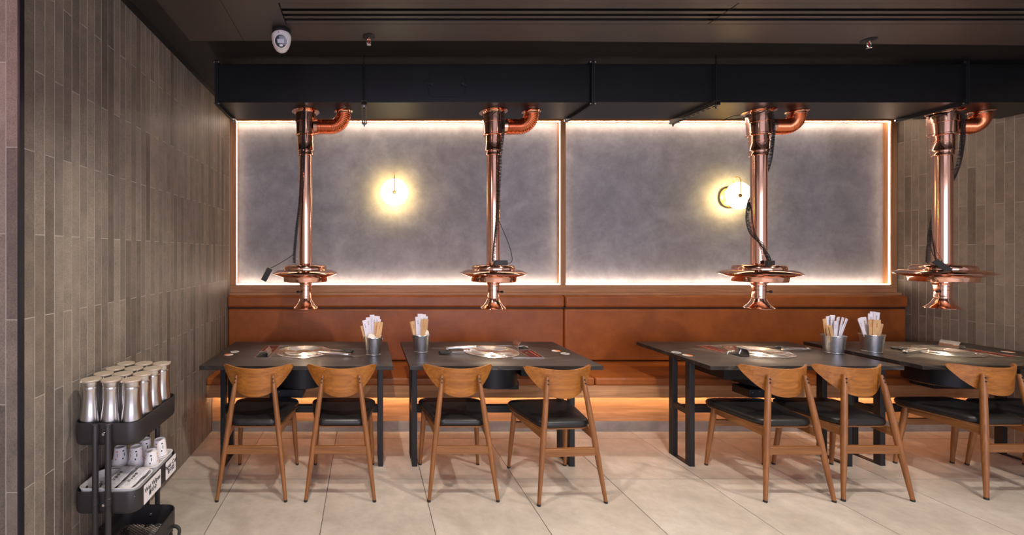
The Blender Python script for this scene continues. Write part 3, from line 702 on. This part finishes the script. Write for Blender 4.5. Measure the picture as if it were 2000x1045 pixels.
# ------------------------------------------------------------------ tongs and scissors on the tables
def tongs(x, y, rz, label):
    t = thing('tongs', (x, y, TH + 0.0005), label, 'tongs', 'steel tongs lying on the tables', rz); t.rotation_euler[1] = 0.045; t.location.z += 0.006
    for s_ in (-1, 1):
        pts = [(-0.115, s_ * 0.004, 0.010), (-0.08, s_ * 0.010, 0.010), (0.0, s_ * 0.015, 0.012), (0.07, s_ * 0.013, 0.012), (0.112, s_ * 0.006, 0.012)]
        MB().tube(spline(pts, 5), [0.0048] * 21, 8, flat=1.9).build('arm', M['steel'], t)
    MB().lathe([(0, -0.012), (0.011, -0.012), (0.011, 0.012), (0, 0.012)], 14, (0.114, 0, 0.012), 'y').build('hinge', M['chrome'], t)
    return t
def scissors(x, y, rz, label):
    t = thing('scissors', (x, y, TH + 0.0005), label, 'scissors', 'kitchen scissors lying on the tables', rz); t.rotation_euler[1] = 0.05; t.location.z += 0.004
    for s_ in (-1, 1):
        a = s_ * 0.12
        mx = Matrix.Rotation(a, 4, 'Z')
        z0 = 0.006 if s_ > 0 else 0.0085
        MB().prism([(-0.118, 0.001), (-0.06, -0.008), (0.0, -0.007), (0.03, -0.005), (0.03, 0.005), (0, 0.007), (-0.06, 0.004)], z0, z0 + 0.002).xf(mx).build('blade', M['steel'], t)
        cx, cy = 0.065, s_ * 0.012
        ring = [(cx + 0.036 * cos(2 * pi * k / 24), cy + 0.018 * sin(2 * pi * k / 24), 0.0085) for k in range(25)]
        h = MB().tube(ring, 0.0058, 8, cap=False); h.tube([(0.012, 0, 0.0085), (cx - 0.033, cy * 0.8, 0.0085)], 0.006, 8)
        h.xf(mx).build('handle', M['rubber'], t)
    MB().lathe([(0, 0.0125), (0.006, 0.012), (0.006, 0.005), (0, 0.005)], 12).build('pivot', M['chrome'], t)
    return t
tongs(-0.235, 3.095, radians(-9), 'steel tongs resting on the grill of the leftmost table')
scissors(-0.205, 3.225, radians(-8), 'black-handled scissors beside the tongs on the leftmost table')
scissors(0.645, 3.165, radians(176), 'black-handled scissors pointing at the grill of the second table')
tongs(0.735, 3.29, radians(184), 'steel tongs lying behind the scissors on the second table')
tongs(3.265, 3.235, radians(8), 'steel tongs resting on the grill of the third table')
scissors(3.215, 3.335, radians(14), 'black-handled scissors behind the tongs on the third table')
tongs(4.13, 3.19, radians(192), 'steel tongs with dark round end on the rightmost table')
scissors(4.20, 3.30, radians(186), 'black-handled scissors on the rightmost table')

# ------------------------------------------------------------------ utensil buckets and their paper sleeves
def bucket(x, y, label):
    t = thing('utensil_bucket', (x, y, TH + 0.0005), label, 'bucket', 'small galvanised utensil buckets')
    MB().lathe([(0, 0.0), (0.053, 0.0), (0.0555, 0.002), (0.0555, 0.005), (0.0535, 0.007), (0.0675, 0.128), (0.066, 0.128), (0.0525, 0.008), (0, 0.006)], 40).build('shell', M['galv'], t)
    MB().lathe([(0.0665, 0.125), (0.0700, 0.127), (0.0705, 0.130), (0.0690, 0.1325), (0.0665, 0.131)], 40).build('rolled_rim', M['galv'], t)
    for s_ in (-1, 1):
        MB().lathe([(0, 0.0), (0.006, 0.0), (0.005, 0.003), (0, 0.0035)], 10, (s_ * 0.0668, 0, 0.112), 'x').build('handle_ear', M['galv'], t)
    return t
def sleeve(bx, by, dx, dy, h, tiltx, tilty, rz, kind, label, w=0.030, grp=None):
    """paper sleeve standing in a bucket: foot at the bucket floor, h = its length"""
    mat = M['paper'] if kind == 'w' else M['kraft']
    o = MB().box(-w / 2, w / 2, -0.0022, 0.0022, 0, h).mesh('chopstick_sleeve'); o.materials.append(mat)
    ob = link('chopstick_sleeve', o, bevel=0.0008)
    ob.location = (bx + dx, by + dy, TH + 0.012); ob.rotation_mode = 'ZYX'; ob.rotation_euler = (tilty, tiltx, rz)
    tag(ob, label, 'chopstick sleeve', grp)
    p = MB()
    zz = h - 0.03
    for k in range(4): p.box(-w * 0.10 - 0.001 * (k % 2), w * 0.06, -0.0026, -0.0021, zz - k * 0.008, zz - k * 0.008 + (0.003 + 0.001 * (k % 2)))
    p.build('print', M['ink'] if kind == 'w' else M['inkred'], ob) if w > 0.026 else None
    return ob
def fill(bx, by, where, specs):
    order = ['first', 'second', 'third', 'fourth', 'fifth', 'sixth', 'seventh', 'eighth', 'ninth']
    rank = {}
    for kd in 'wk':
        for q, sp in enumerate(sorted((sp for sp in specs if sp[6] == kd), key=lambda sp: sp[0] + sp[2] * sin(sp[3]))): rank[sp] = order[q]
    for (dx, dy, h, tx, ty, rz, kind, w) in specs:
        sp_ = (dx, dy, h, tx, ty, rz, kind, w)
        sleeve(bx, by, dx, dy, h, tx, ty, rz * 0.5, kind, rank[sp_] + (' white' if kind == 'w' else ' brown kraft') + ' sleeve from left, bucket ' + where, w * 1.15, ('white' if kind == 'w' else 'kraft') + ' sleeves in the bucket ' + where)
def napkin(bx, by, dx, dy, dz, label, sx=0.036):
    m = MB(); n = 18
    random.seed(int(bx * 1000))
    for k in range(0, 1):
        prof = [(0, 0.032), (sx * 0.55, 0.028), (sx * 0.9, 0.014), (sx, 0.0), (sx * 0.9, -0.03), (0, -0.034)]
        m.lathe(prof, n)
    m.v = [(x * (1 + 0.10 * sin(5 * math.atan2(y, x) + 1)), y * 0.8, z + 0.004 * sin(40 * x + 3) + 0.003 * cos(60 * y)) for x, y, z in m.v]
    o = m.build('napkin_bundle', M['napkin'], None, ang=80, loc=(bx + dx, by + dy, TH + dz))
    tag(o, label, 'napkin')
b1 = (0.049, 3.145); b2 = (0.4125, 3.232); b3 = (3.505, 3.19); b4 = (3.842, 3.232)
bucket(*b1, 'galvanised bucket of sleeves on the leftmost table')
bucket(*b2, 'galvanised bucket of sleeves on the second table')
bucket(*b3, 'galvanised bucket of sleeves at the right end of the third table')
bucket(*b4, 'galvanised bucket of sleeves at the left end of the rightmost table')
fill(*b1, 'on the leftmost table', [(-0.018, 0.0, 0.245, -0.20, 0.0, 0.2, 'w', 0.026), (-0.010, 0.012, 0.262, -0.11, 0.02, -0.15, 'w', 0.028), (0.0, 0.020, 0.278, -0.03, 0.0, 0.1, 'w', 0.030), (0.004, 0.006, 0.270, 0.02, 0.0, -0.1, 'w', 0.030), (0.012, 0.018, 0.268, 0.08, 0.0, 0.2, 'w', 0.030), (0.012, 0.0, 0.252, 0.13, 0.0, 0.3, 'w', 0.024),
    (-0.026, 0.012, 0.205, -0.26, 0.0, 0.1, 'k', 0.03), (0.020, -0.020, 0.234, 0.14, 0.03, 0.0, 'k', 0.034), (0.012, -0.010, 0.228, 0.05, 0.03, 0.9, 'k', 0.026)])
napkin(*b1, -0.014, -0.032, 0.122, 'cream paper napkin tucked in the bucket on the leftmost table')
fill(*b2, 'on the second table', [(-0.010, -0.012, 0.256, -0.06, 0.02, -0.1, 'w', 0.034), (-0.002, 0.004, 0.274, -0.01, 0.0, 0.1, 'w', 0.034), (0.008, 0.012, 0.270, 0.05, 0.0, 0.2, 'w', 0.034), (0.004, -0.002, 0.262, 0.02, 0.02, 0.2, 'w', 0.03), (0.014, 0.016, 0.256, 0.10, 0.0, -0.1, 'w', 0.028),
    (-0.026, -0.006, 0.224, -0.17, 0.02, 0.9, 'k', 0.03), (-0.024, 0.012, 0.220, -0.20, 0.0, 0.2, 'k', 0.028), (0.008, -0.022, 0.238, 0.02, 0.03, 1.2, 'k', 0.028), (0.014, -0.018, 0.242, 0.07, 0.03, 1.1, 'k', 0.028), (0.020, -0.006, 0.236, 0.10, 0.02, 0.9, 'k', 0.026)])
napkin(*b2, 0.036, 0.0, 0.135, 'cream paper napkin tucked in the bucket on the second table', 0.026)
fill(*b3, 'at the right end of the third table', [(-0.004, 0.012, 0.262, -0.08, 0.0, 0.1, 'w', 0.034), (0.0, 0.0, 0.268, -0.03, 0.0, 0.4, 'w', 0.03), (0.004, 0.016, 0.270, 0.02, 0.0, -0.2, 'w', 0.03), (0.006, -0.006, 0.255, 0.04, 0.03, 1.0, 'w', 0.03), (0.012, 0.004, 0.260, 0.10, 0.02, 0.9, 'w', 0.03), (0.016, -0.008, 0.258, 0.15, 0.02, 1.0, 'w', 0.03), (0.012, 0.008, 0.262, 0.27, 0.0, 0.8, 'w', 0.03), (0.006, -0.002, 0.262, 0.36, 0.0, 0.9, 'w', 0.030), (-0.004, -0.012, 0.23, 0.0, 0.03, 0.3, 'w', 0.026),
    (-0.022, 0.010, 0.245, -0.15, 0.0, 0.5, 'k', 0.03), (-0.018, 0.016, 0.240, -0.10, 0.0, 0.3, 'k', 0.03), (-0.024, -0.012, 0.205, -0.20, 0.05, 0.7, 'k', 0.03), (-0.020, -0.020, 0.200, -0.22, 0.05, 0.2, 'k', 0.034), (-0.014, -0.024, 0.198, -0.24, 0.05, 0.9, 'k', 0.03)])
fill(*b4, 'at the left end of the rightmost table', [(-0.008, 0.006, 0.255, -0.30, 0.0, 0.2, 'w', 0.034), (-0.008, 0.0, 0.252, -0.38, 0.02, 0.5, 'w', 0.028), (-0.006, 0.012, 0.252, -0.17, 0.0, -0.1, 'w', 0.03), (0.006, 0.016, 0.275, 0.02, 0.0, 0.0, 'w', 0.036), (0.010, 0.020, 0.290, 0.08, 0.0, 0.1, 'w', 0.04), (0.016, 0.012, 0.288, 0.13, 0.0, 0.1, 'w', 0.042),
    (-0.012, -0.016, 0.236, -0.08, 0.03, 0.2, 'k', 0.04), (0.004, -0.022, 0.234, 0.0, 0.03, 0.0, 'k', 0.05), (0.030, 0.0, 0.205, 0.22, 0.0, 0.4, 'k', 0.03), (0.032, 0.012, 0.200, 0.26, 0.0, 0.2, 'k', 0.03)])

# ------------------------------------------------------------------ chairs
def make_chair():
    t = thing('dining_chair', (0, 0, 0), 'x', 'chair', 'wooden dining chairs with black seats')
    # curved crescent backrest
    nu, nv = 36, 7; th = 0.0125
    def pt(u, v, off):
        a = abs(u)
        x = 0.222 * u; y = -0.150 + 0.112 * u * u
        top = 0.783 + 0.008 * a ** 2; bot = 0.606 + 0.165 * a ** 2.4
        if a > 0.9:
            k = (a - 0.9) / 0.1; c = 0.016 * (1 - sqrt(max(0, 1 - k * k))); top -= c; bot += c * 0.6
        nx, ny = -(0.224 * u / 0.222), 1.0; l = sqrt(nx * nx + ny * ny)
        z = bot + (top - bot) * v
        lean = 0.05 * (0.7 - z)
        return (x + nx / l * off, y + ny / l * off + lean * 1.0, z)
    vs = []; fs = []
    for side in (0, 1):
        for i in range(nu + 1):
            for j in range(nv + 1): vs.append(pt(-1 + 2 * i / nu, j / nv, (-0.5 + side) * th))
    idx = lambda s_, i, j: s_ * (nu + 1) * (nv + 1) + i * (nv + 1) + j
    for i in range(nu):
        for j in range(nv):
            fs.append((idx(0, i, j), idx(0, i + 1, j), idx(0, i + 1, j + 1), idx(0, i, j + 1)))
            fs.append((idx(1, i, j), idx(1, i, j + 1), idx(1, i + 1, j + 1), idx(1, i + 1, j)))
        fs.append((idx(0, i, nv), idx(0, i + 1, nv), idx(1, i + 1, nv), idx(1, i, nv)))
        fs.append((idx(0, i, 0), idx(1, i, 0), idx(1, i + 1, 0), idx(0, i + 1, 0)))
    for j in range(nv):
        fs.append((idx(0, 0, j), idx(0, 0, j + 1), idx(1, 0, j + 1), idx(1, 0, j)))
        fs.append((idx(0, nu, j), idx(1, nu, j), idx(1, nu, j + 1), idx(0, nu, j + 1)))
    MB().add(vs, fs).build('backrest', M['chair_x'], t, bevel=0.003, ang=40)
    for s_ in (-1, 1):
        foot = Vector((s_ * 0.207, -0.222, 0.012)); top = Vector((s_ * 0.1135, -0.1425, 0.741))
        P = [foot.lerp(top, k / 10) for k in range(11)]
        rd = [0.0105, 0.0122, 0.0138, 0.0152, 0.0164, 0.0172, 0.0172, 0.0168, 0.0160, 0.0150, 0.0085]
        lg = MB().tube(P, rd, 14).build('leg', M['chair_z'], t)
        MB().tube([foot + Vector((s_ * 0.0015, 0, -0.0118)), foot], 0.0112, 12).build('glide', M['rubber'], lg)
        for h_ in (0.700, 0.722):
            k = h_ / 0.741; c = foot.lerp(top, k)
            MB().lathe([(0, 0.0160), (0.0042, 0.0160), (0.0042, 0.005)], 10, (c.x, c.y, c.z), 'y').build('screw', M['rubber'], lg)
        foot = Vector((s_ * 0.204, 0.228, 0.012)); top = Vector((s_ * 0.180, 0.186, 0.424))
        P = [foot.lerp(top, k / 6) for k in range(7)]
        lg = MB().tube(P, [0.0105, 0.0125, 0.0145, 0.016, 0.017, 0.0175, 0.0175], 14).build('leg', M['chair_z'], t)
        MB().tube([foot + Vector((s_ * 0.0007, 0.001, -0.0118)), foot], 0.0112, 12).build('glide', M['rubber'], lg)
        # side rail, slanting in to the rear leg
        a = Vector((s_ * 0.180, 0.186, 0)); b = Vector((s_ * 0.154, -0.176, 0))
        rl = MB(); d = (b - a).normalized(); nn = Vector((-d.y, d.x, 0)) * 0.010
        rl.loops([[tuple(p + nn + Vector((0, 0, z0))), tuple(p - nn + Vector((0, 0, z0))), tuple(p - nn + Vector((0, 0, z1))), tuple(p + nn + Vector((0, 0, z1)))] for p, z0, z1 in ((a, 0.385, 0.424), (b, 0.372, 0.418))])
        rl.build('side_rail', M['chair_y'], t, bevel=0.002)
    MB().box(-0.168, 0.168, -0.2, -0.178, 0.275, 0.322).build('rear_stretcher', M['chair_sx'], t, bevel=0.002)
    MB().box(-0.186, 0.186, 0.186, 0.206, 0.292, 0.334).build('front_stretcher', M['chair_sx'], t, bevel=0.002)
    # seat: thin wooden board under a padded cushion
    base = round_poly([(-0.158, -0.160), (0.158, -0.160), (0.232, 0.255), (-0.232, 0.255)], [0.075, 0.075, 0.065, 0.065], 8)
    cy = 0.06
    sc = lambda f, z: [((x) * f, (y - cy) * f + cy, z) for x, y in base]
    MB().loops([sc(0.95, 0.418), sc(0.975, 0.421), sc(0.975, 0.428), sc(0.96, 0.429)]).build('seat_board', M['chair_sx'], t)
    MB().loops([sc(0.97, 0.4295), sc(1.0, 0.436), sc(1.008, 0.447), sc(1.0, 0.458), sc(0.97, 0.467), sc(0.90, 0.473), sc(0.75, 0.477), sc(0.4, 0.478), sc(0.1, 0.478)], True, True).build('seat_cushion', M['blackleather'], t, ang=70)
    return t
chair0 = make_chair()
CH = [(-0.697, 2.79, 0, 'wooden chair with black seat nearest the left tiled wall'),
      (-0.160, 2.79, 0, 'wooden chair at the leftmost table, under its bucket end'),
      (0.585, 2.79, 0, 'wooden chair at the second table, under its bucket end'),
      (1.214, 2.760, 4.2, 'slightly turned wooden chair at the right end of the second table'),
      (2.612, 2.785, 0, 'left of the two wooden chairs at the third table'),
      (3.098, 2.795, -0.5, 'right of the two wooden chairs at the third table'),
      (3.985, 2.812, 0, 'left wooden chair at the rightmost table, tall rear leg in front'),
      (4.462, 2.785, 0, 'rightmost wooden chair, mostly cut off by the picture edge')]
for i, (x, y, a, lab) in enumerate(CH):
    o = chair0 if i == 0 else copy_tree(chair0)
    o.location = (x, y, 0.0003); o.rotation_euler = (0, 0, radians(a)); o['label'] = lab

# ------------------------------------------------------------------ service trolley
CX0, CX1, CY0, CY1 = -1.285, -0.998, 1.845, 2.25
ct = thing('service_trolley', ((CX0 + CX1) / 2, (CY0 + CY1) / 2, 0), 'black three-tier metal trolley against the left tiled wall', 'trolley')
hx_, hy_ = (CX1 - CX0) / 2, (CY1 - CY0) / 2
def cart_tray(z0, z1, mesh_floor=False):
    rr = lambda d, z, r=0.05: [(x, y, z) for x, y in rrect(-hx_ + d, hx_ - d, -hy_ + d, hy_ - d, max(0.012, r - d), 8)]
    if not mesh_floor:
        return MB().loops([rr(0.006, z0), rr(0.0015, z0 + 0.006), rr(0, z0 + 0.02), rr(0, z1 - 0.003), rr(0.0015, z1), rr(0.005, z1 - 0.001), rr(0.006, z1 - 0.004), rr(0.006, z0 + 0.004)]).build('tray', M['cart'], ct)
    o = MB().loops([rr(0.012, z0), rr(0.006, z0), rr(0.0015, z0 + 0.006), rr(0, z0 + 0.02), rr(0, z1 - 0.003), rr(0.0015, z1), rr(0.005, z1 - 0.001), rr(0.006, z1 - 0.004), rr(0.006, z0 + 0.004), rr(0.012, z0)], False, False).build('tray', M['cart'], ct)
    gm = MB(); n = 0
    for sgn in (-1, 1):
        c = -0.5
        while c < 0.5:
            # diagonal bars clipped to the floor rectangle
            pts = []
            for tt in range(0, 101):
                x = -hx_ + 0.01 + (2 * hx_ - 0.02) * tt / 100; y = c + sgn * x * 0.6
                if abs(y) < hy_ - 0.01: pts.append((x, y))
            if len(pts) > 3:
                (xa, ya), (xb, yb) = pts[0], pts[-1]
                gm.tube([(xa, ya, z0 + 0.002), (xb, yb, z0 + 0.002)], 0.0016, 4)
            c += 0.014
    tag(gm.build('mesh_floor', M['cart'], o), kind='stuff')
    return o
cart_tray(0.665, 0.762); cart_tray(0.366, 0.462); cart_tray(0.072, 0.172, True)
for sy in (-1, 1):
    yy = sy * (hy_ + 0.0135)
    for sx in (-1, 1):
        MB().lathe([(0, 0.05), (0.0125, 0.05), (0.0125, 0.415), (0.0145, 0.417), (0.0145, 0.445), (0.0125, 0.447), (0.0125, 0.757), (0.010, 0.762), (0, 0.762)], 16, (sx * 0.0275, yy)).build('post', M['cart'], ct)
    for z_ in (0.716, 0.408, 0.122):
        MB().lathe([(0, 0.005), (0.006, 0.0045), (0.008, 0.0)], 12, (0, sy * hy_ + (-0.001 if sy < 0 else 0.0), z_), 'y').build('screw', M['chrome'], ct) if sy < 0 else MB().lathe([(0, 0.010), (0.0045, 0.0095), (0.006, 0.006)], 12, (0, sy * hy_, z_), 'y').build('screw', M['chrome'], ct)
for sx in (-1, 1):
    for sy in (-1, 1):
        px, py = sx * (hx_ - 0.03), sy * (hy_ - 0.04)
        ca = MB().lathe([(0, -0.011), (0.020, -0.011), (0.024, -0.007), (0.024, 0.007), (0.020, 0.011), (0, 0.011)], 20, (px + 0.0, py, 0.0245), 'x').build('caster_wheel', M['rubber'], ct)
        MB().tube([(px, py, 0.07), (px, py, 0.055)], 0.008, 8).build('caster_stem', M['blackmetal'], ca)
        MB().box(px - 0.016, px + 0.016, py - 0.012, py + 0.012, 0.050, 0.0555).build('caster_fork', M['blackmetal'], ca)
# low push rail curling out at the far corner
MB().tube(spline([(hx_ - 0.02, hy_ - 0.05, 0.085), (hx_ + 0.01, hy_ - 0.05, 0.087), (hx_ + 0.030, hy_ - 0.055, 0.075), (hx_ + 0.034, hy_ - 0.07, 0.05), (hx_ + 0.030, hy_ - 0.09, 0.02), (hx_ + 0.026, hy_ - 0.10, 0.0065)], 5), 0.0085, 10).build('foot_rail', M['rubber'], ct)
# name cards on the middle tray
def card(y0, y1, body1, body2):
    w = y1 - y0; h = 0.086
    c = MB().loops([[(hx_ + dx, y, z) for y, z in rrect(y0, y1, 0.372, 0.372 + h, 0.006, 4)] for dx in (0.0004, 0.0014)]).build('name_card', M['card'], ct)
    tag(c, label='white card with handwritten name')
    for body, size, z in ((body1, 0.030, 0.372 + h * 0.66), (body2, 0.026, 0.372 + h * 0.34)):
        me = text_mesh(body, size, 0.0006); me.materials.append(M['ink'])
        o = link('lettering', me, c)
        o.matrix_local = Matrix.Translation((hx_ + 0.0018, (y0 + y1) / 2, z)) @ Matrix(((0, 0, 1, 0), (1, 0, 0, 0), (0, 1, 0, 0), (0, 0, 0, 1)))
card(-0.145, 0.012, 'Wet Wipes', '물티슈'); card(0.062, 0.172, 'Paper Cup', '종이컵')
# bottles
def make_bottle():
    t = thing('water_bottle', (0, 0, 0), 'x', 'bottle', 'steel water bottles on the trolley')
    MB().lathe([(0, 0), (0.040, 0), (0.0435, 0.003), (0.0445, 0.010), (0.0445, 0.060), (0.0435, 0.085), (0.0395, 0.120), (0.0355, 0.150), (0.0335, 0.175), (0.0332, 0.200), (0.0345, 0.215), (0.0355, 0.222), (0.0340, 0.226), (0.0355, 0.230), (0.0370, 0.238), (0.0375, 0.246), (0, 0.246)], 36).build('body', M['bottle'], t)
    ld = MB().lathe([(0, 0.2465), (0.040, 0.2465), (0.0415, 0.249), (0.0415, 0.2525), (0.040, 0.255), (0, 0.2565)], 36)
    ld.build('lid', M['lid'], t)
    MB().prism([(-0.010, 0.034), (0.010, 0.034), (0.004, 0.047), (-0.004, 0.047)], 0.248, 0.2545).build('spout', M['lid'], t, bevel=0.001)
    return t
bot = make_bottle(); first = True
rowsn = ['front row', 'second row', 'third row', 'back row']
coln = ['next to the wall', 'in the middle', 'on the aisle side']
spin = [2.6, 0.6, 2.4, 1.0, 2.2, -1.9, 0.8, -2.3, -0.9, 1.2, 0.3, -0.7]
for r_ in range(4):
    for c_ in range(3):
        o = bot if first else copy_tree(bot)
        first = False
        o.scale = (1, 1, 1.06); o.location = (-1.232 + 0.0912 * c_, 1.9005 + 0.0915 * r_, 0.6695); o.rotation_euler = (0, 0, spin[r_ * 3 + c_])
        o['label'] = 'steel water bottle, ' + rowsn[r_] + ' on the trolley, ' + coln[c_]
# white inner trays
def inner_tray(y0, y1, label):
    x0, x1 = CX0 + 0.016, CX1 - 0.012
    t = thing('plastic_tray', ((x0 + x1) / 2, (y0 + y1) / 2, 0.3705), label, 'tray', 'white plastic trays on the trolley')
    w, d = (x1 - x0) / 2, (y1 - y0) / 2
    rr = lambda o_, z: [(x, y, z) for x, y in rrect(-w + o_, w - o_, -d + o_, d - o_, 0.03 - o_ * 0.5, 6)]
    MB().loops([rr(0.014, 0), rr(0.010, 0.002), rr(0.003, 0.096), rr(0, 0.098), rr(0, 0.101), rr(0.005, 0.101), rr(0.0065, 0.098), rr(0.014, 0.004)]).build('shell', M['white'], t)
    for yy in (-d * 0.35, d * 0.4):
        MB().lathe([(0.0, 0.002), (0.008, 0.002), (0.008, 0.0), (0, 0)], 12, (-w + 0.0075, yy, 0.075), 'x').build('hand_hole', M['ink'], t)
    return t
inner_tray(1.858, 2.030, 'white plastic tray of wet wipe packets at the trolley front')
inner_tray(2.040, 2.238, 'white plastic tray holding paper cups at the trolley back')
# wet wipe packets
def packet(x, y, z, rz, tilt, label):
    nx, ny = 10, 22; w, l = 0.066, 0.165; vs = []; fs = []
    random.seed(int(abs(x * 9999)))
    ph = random.random() * 6
    for side in (1, -1):
        for i in range(nx + 1):
            for j in range(ny + 1):
                u, v = -1 + 2 * i / nx, -1 + 2 * j / ny
                th = 0.0005 + 0.007 * max(0, (1 - u ** 4)) * max(0, 1 - v ** 6)
                wr = 0.0016 * sin(9 * v + 4 * u + ph) + 0.0012 * sin(17 * u - 6 * v + ph)
                edge = 0.0015 * ((j % 2) if abs(v) == 1 else 0)
                vs.append((u * w / 2, v * l / 2 + edge, side * th + wr))
    k = (nx + 1) * (ny + 1); ix = lambda s_, i, j: s_ * k + i * (ny + 1) + j
    for i in range(nx):
        for j in range(ny):
            fs.append((ix(0, i, j), ix(0, i + 1, j), ix(0, i + 1, j + 1), ix(0, i, j + 1))); fs.append((ix(1, i, j), ix(1, i, j + 1), ix(1, i + 1, j + 1), ix(1, i + 1, j)))
    for i in range(nx): fs.append((ix(0, i, 0), ix(1, i, 0), ix(1, i + 1, 0), ix(0, i + 1, 0))); fs.append((ix(0, i, ny), ix(0, i + 1, ny), ix(1, i + 1, ny), ix(1, i, ny)))
    for j in range(ny): fs.append((ix(0, 0, j), ix(0, 0, j + 1), ix(1, 0, j + 1), ix(1, 0, j))); fs.append((ix(0, nx, j), ix(1, nx, j), ix(1, nx, j + 1), ix(0, nx, j + 1)))
    o = MB().add(vs, fs).build('wet_wipe_packet', M['film'], None, ang=80, loc=(x, y, z), rot=(tilt, 0, rz))
    tag(o, label, 'packet', 'wet wipe packets in the front tray')
    p = MB()
    for q in range(4):
        yy = -0.030 + q * 0.017
        p.box(-0.008, 0.006, yy, yy + 0.003, 0.0088, 0.0092); p.box(-0.008, -0.005, yy, yy + 0.012, 0.0088, 0.0092); p.box(0.001, 0.0035, yy - 0.001, yy + 0.010, 0.0088, 0.0092); p.box(-0.008, 0.003, yy + 0.008, yy + 0.0105, 0.0088, 0.0092)
    p.build('print', M['ink'], o)
packet(-1.218, 1.944, 0.432, 0.22, 0.05, 'wet wipe packet lying next to the wall, lowest in its tray')
packet(-1.138, 1.945, 0.474, -0.10, 0.14, 'wet wipe packet with black print behind the front trolley posts')
packet(-1.068, 1.945, 0.468, -0.12, 0.10, 'wet wipe packet with black print on the aisle side of its tray')
packet(-1.055, 1.935, 0.440, 0.12, 0.02, 'wet wipe packet underneath on the aisle side of its tray')
# paper cups, upside down in short stacks
def make_cup():
    t = thing('paper_cup', (0, 0, 0), 'x', 'paper cup', 'upturned paper cups in the back tray')
    MB().lathe([(0.0385, 0.0), (0.0395, 0.0015), (0.0385, 0.004), (0.0365, 0.004), (0.0275, 0.076), (0.0262, 0.0768), (0.0255, 0.0755), (0.0258, 0.070), (0, 0.070)], 32).build('shell', M['cup'], t)
    for a, kk in ((-1.9, 0), (-0.9, 1), (0.3, 2), (2.0, 3)):
        b = MB()
        def dab(ang, z, w, h):
            r = 0.0368 - z * 0.125 + 0.0003
            pts = []
            for q in (0, 1, 2): 
                aa = ang + (q - 1) * w / r / 2; pts.append((r * cos(aa), r * sin(aa)))
            b.add([(x_, y_, z) for x_, y_ in pts] + [(x_ * 0.985, y_ * 0.985, z + h) for x_, y_ in pts], [(0, 1, 4, 3), (1, 2, 5, 4)])
        dab(a, 0.058, 0.009, 0.006); dab(a + 0.1, 0.036, 0.004, 0.016); dab(a - 0.12, 0.022, 0.006, 0.008)
        b.build('printed_motif', M['inkorange'] if kk % 2 == 0 else M['ink'], t)
    return t
cup = make_cup(); first = True
plain_cup = MB().lathe([(0.0385, 0.0), (0.0395, 0.0015), (0.0385, 0.004), (0.0365, 0.004), (0.0275, 0.076), (0.0262, 0.0768), (0.0255, 0.0755), (0.0258, 0.070), (0, 0.070)], 32).mesh('paper_cup'); plain_cup.materials.append(M['cup'])
stk = [(-1.216, 2.100, 11, 'next to the wall'), (-1.1395, 2.100, 11, 'in the middle of the front row'), (-1.062, 2.098, 9, 'on the aisle side of the front row'), (-1.1395, 2.184, 11, 'in the middle of the back row'), (-1.062, 2.182, 11, 'on the aisle side of the back row')]
for x, y, n, lab in stk:
    for k in range(n):
        if k < n - 1:
            o = link('paper_cup', plain_cup)
            tag(o, 'nested paper cup in the stack ' + lab, 'paper cup', 'nested paper cups in the stack ' + lab)
        else:
            o = cup if first else copy_tree(cup)
            first = False
            o['label'] = 'topmost printed paper cup of the stack ' + lab
        o.scale = (0.94, 0.94, 1); o.location = (x, y, 0.3755 + 0.0095 * k); o.rotation_euler = (0, 0, random.uniform(-0.5, 0.5))
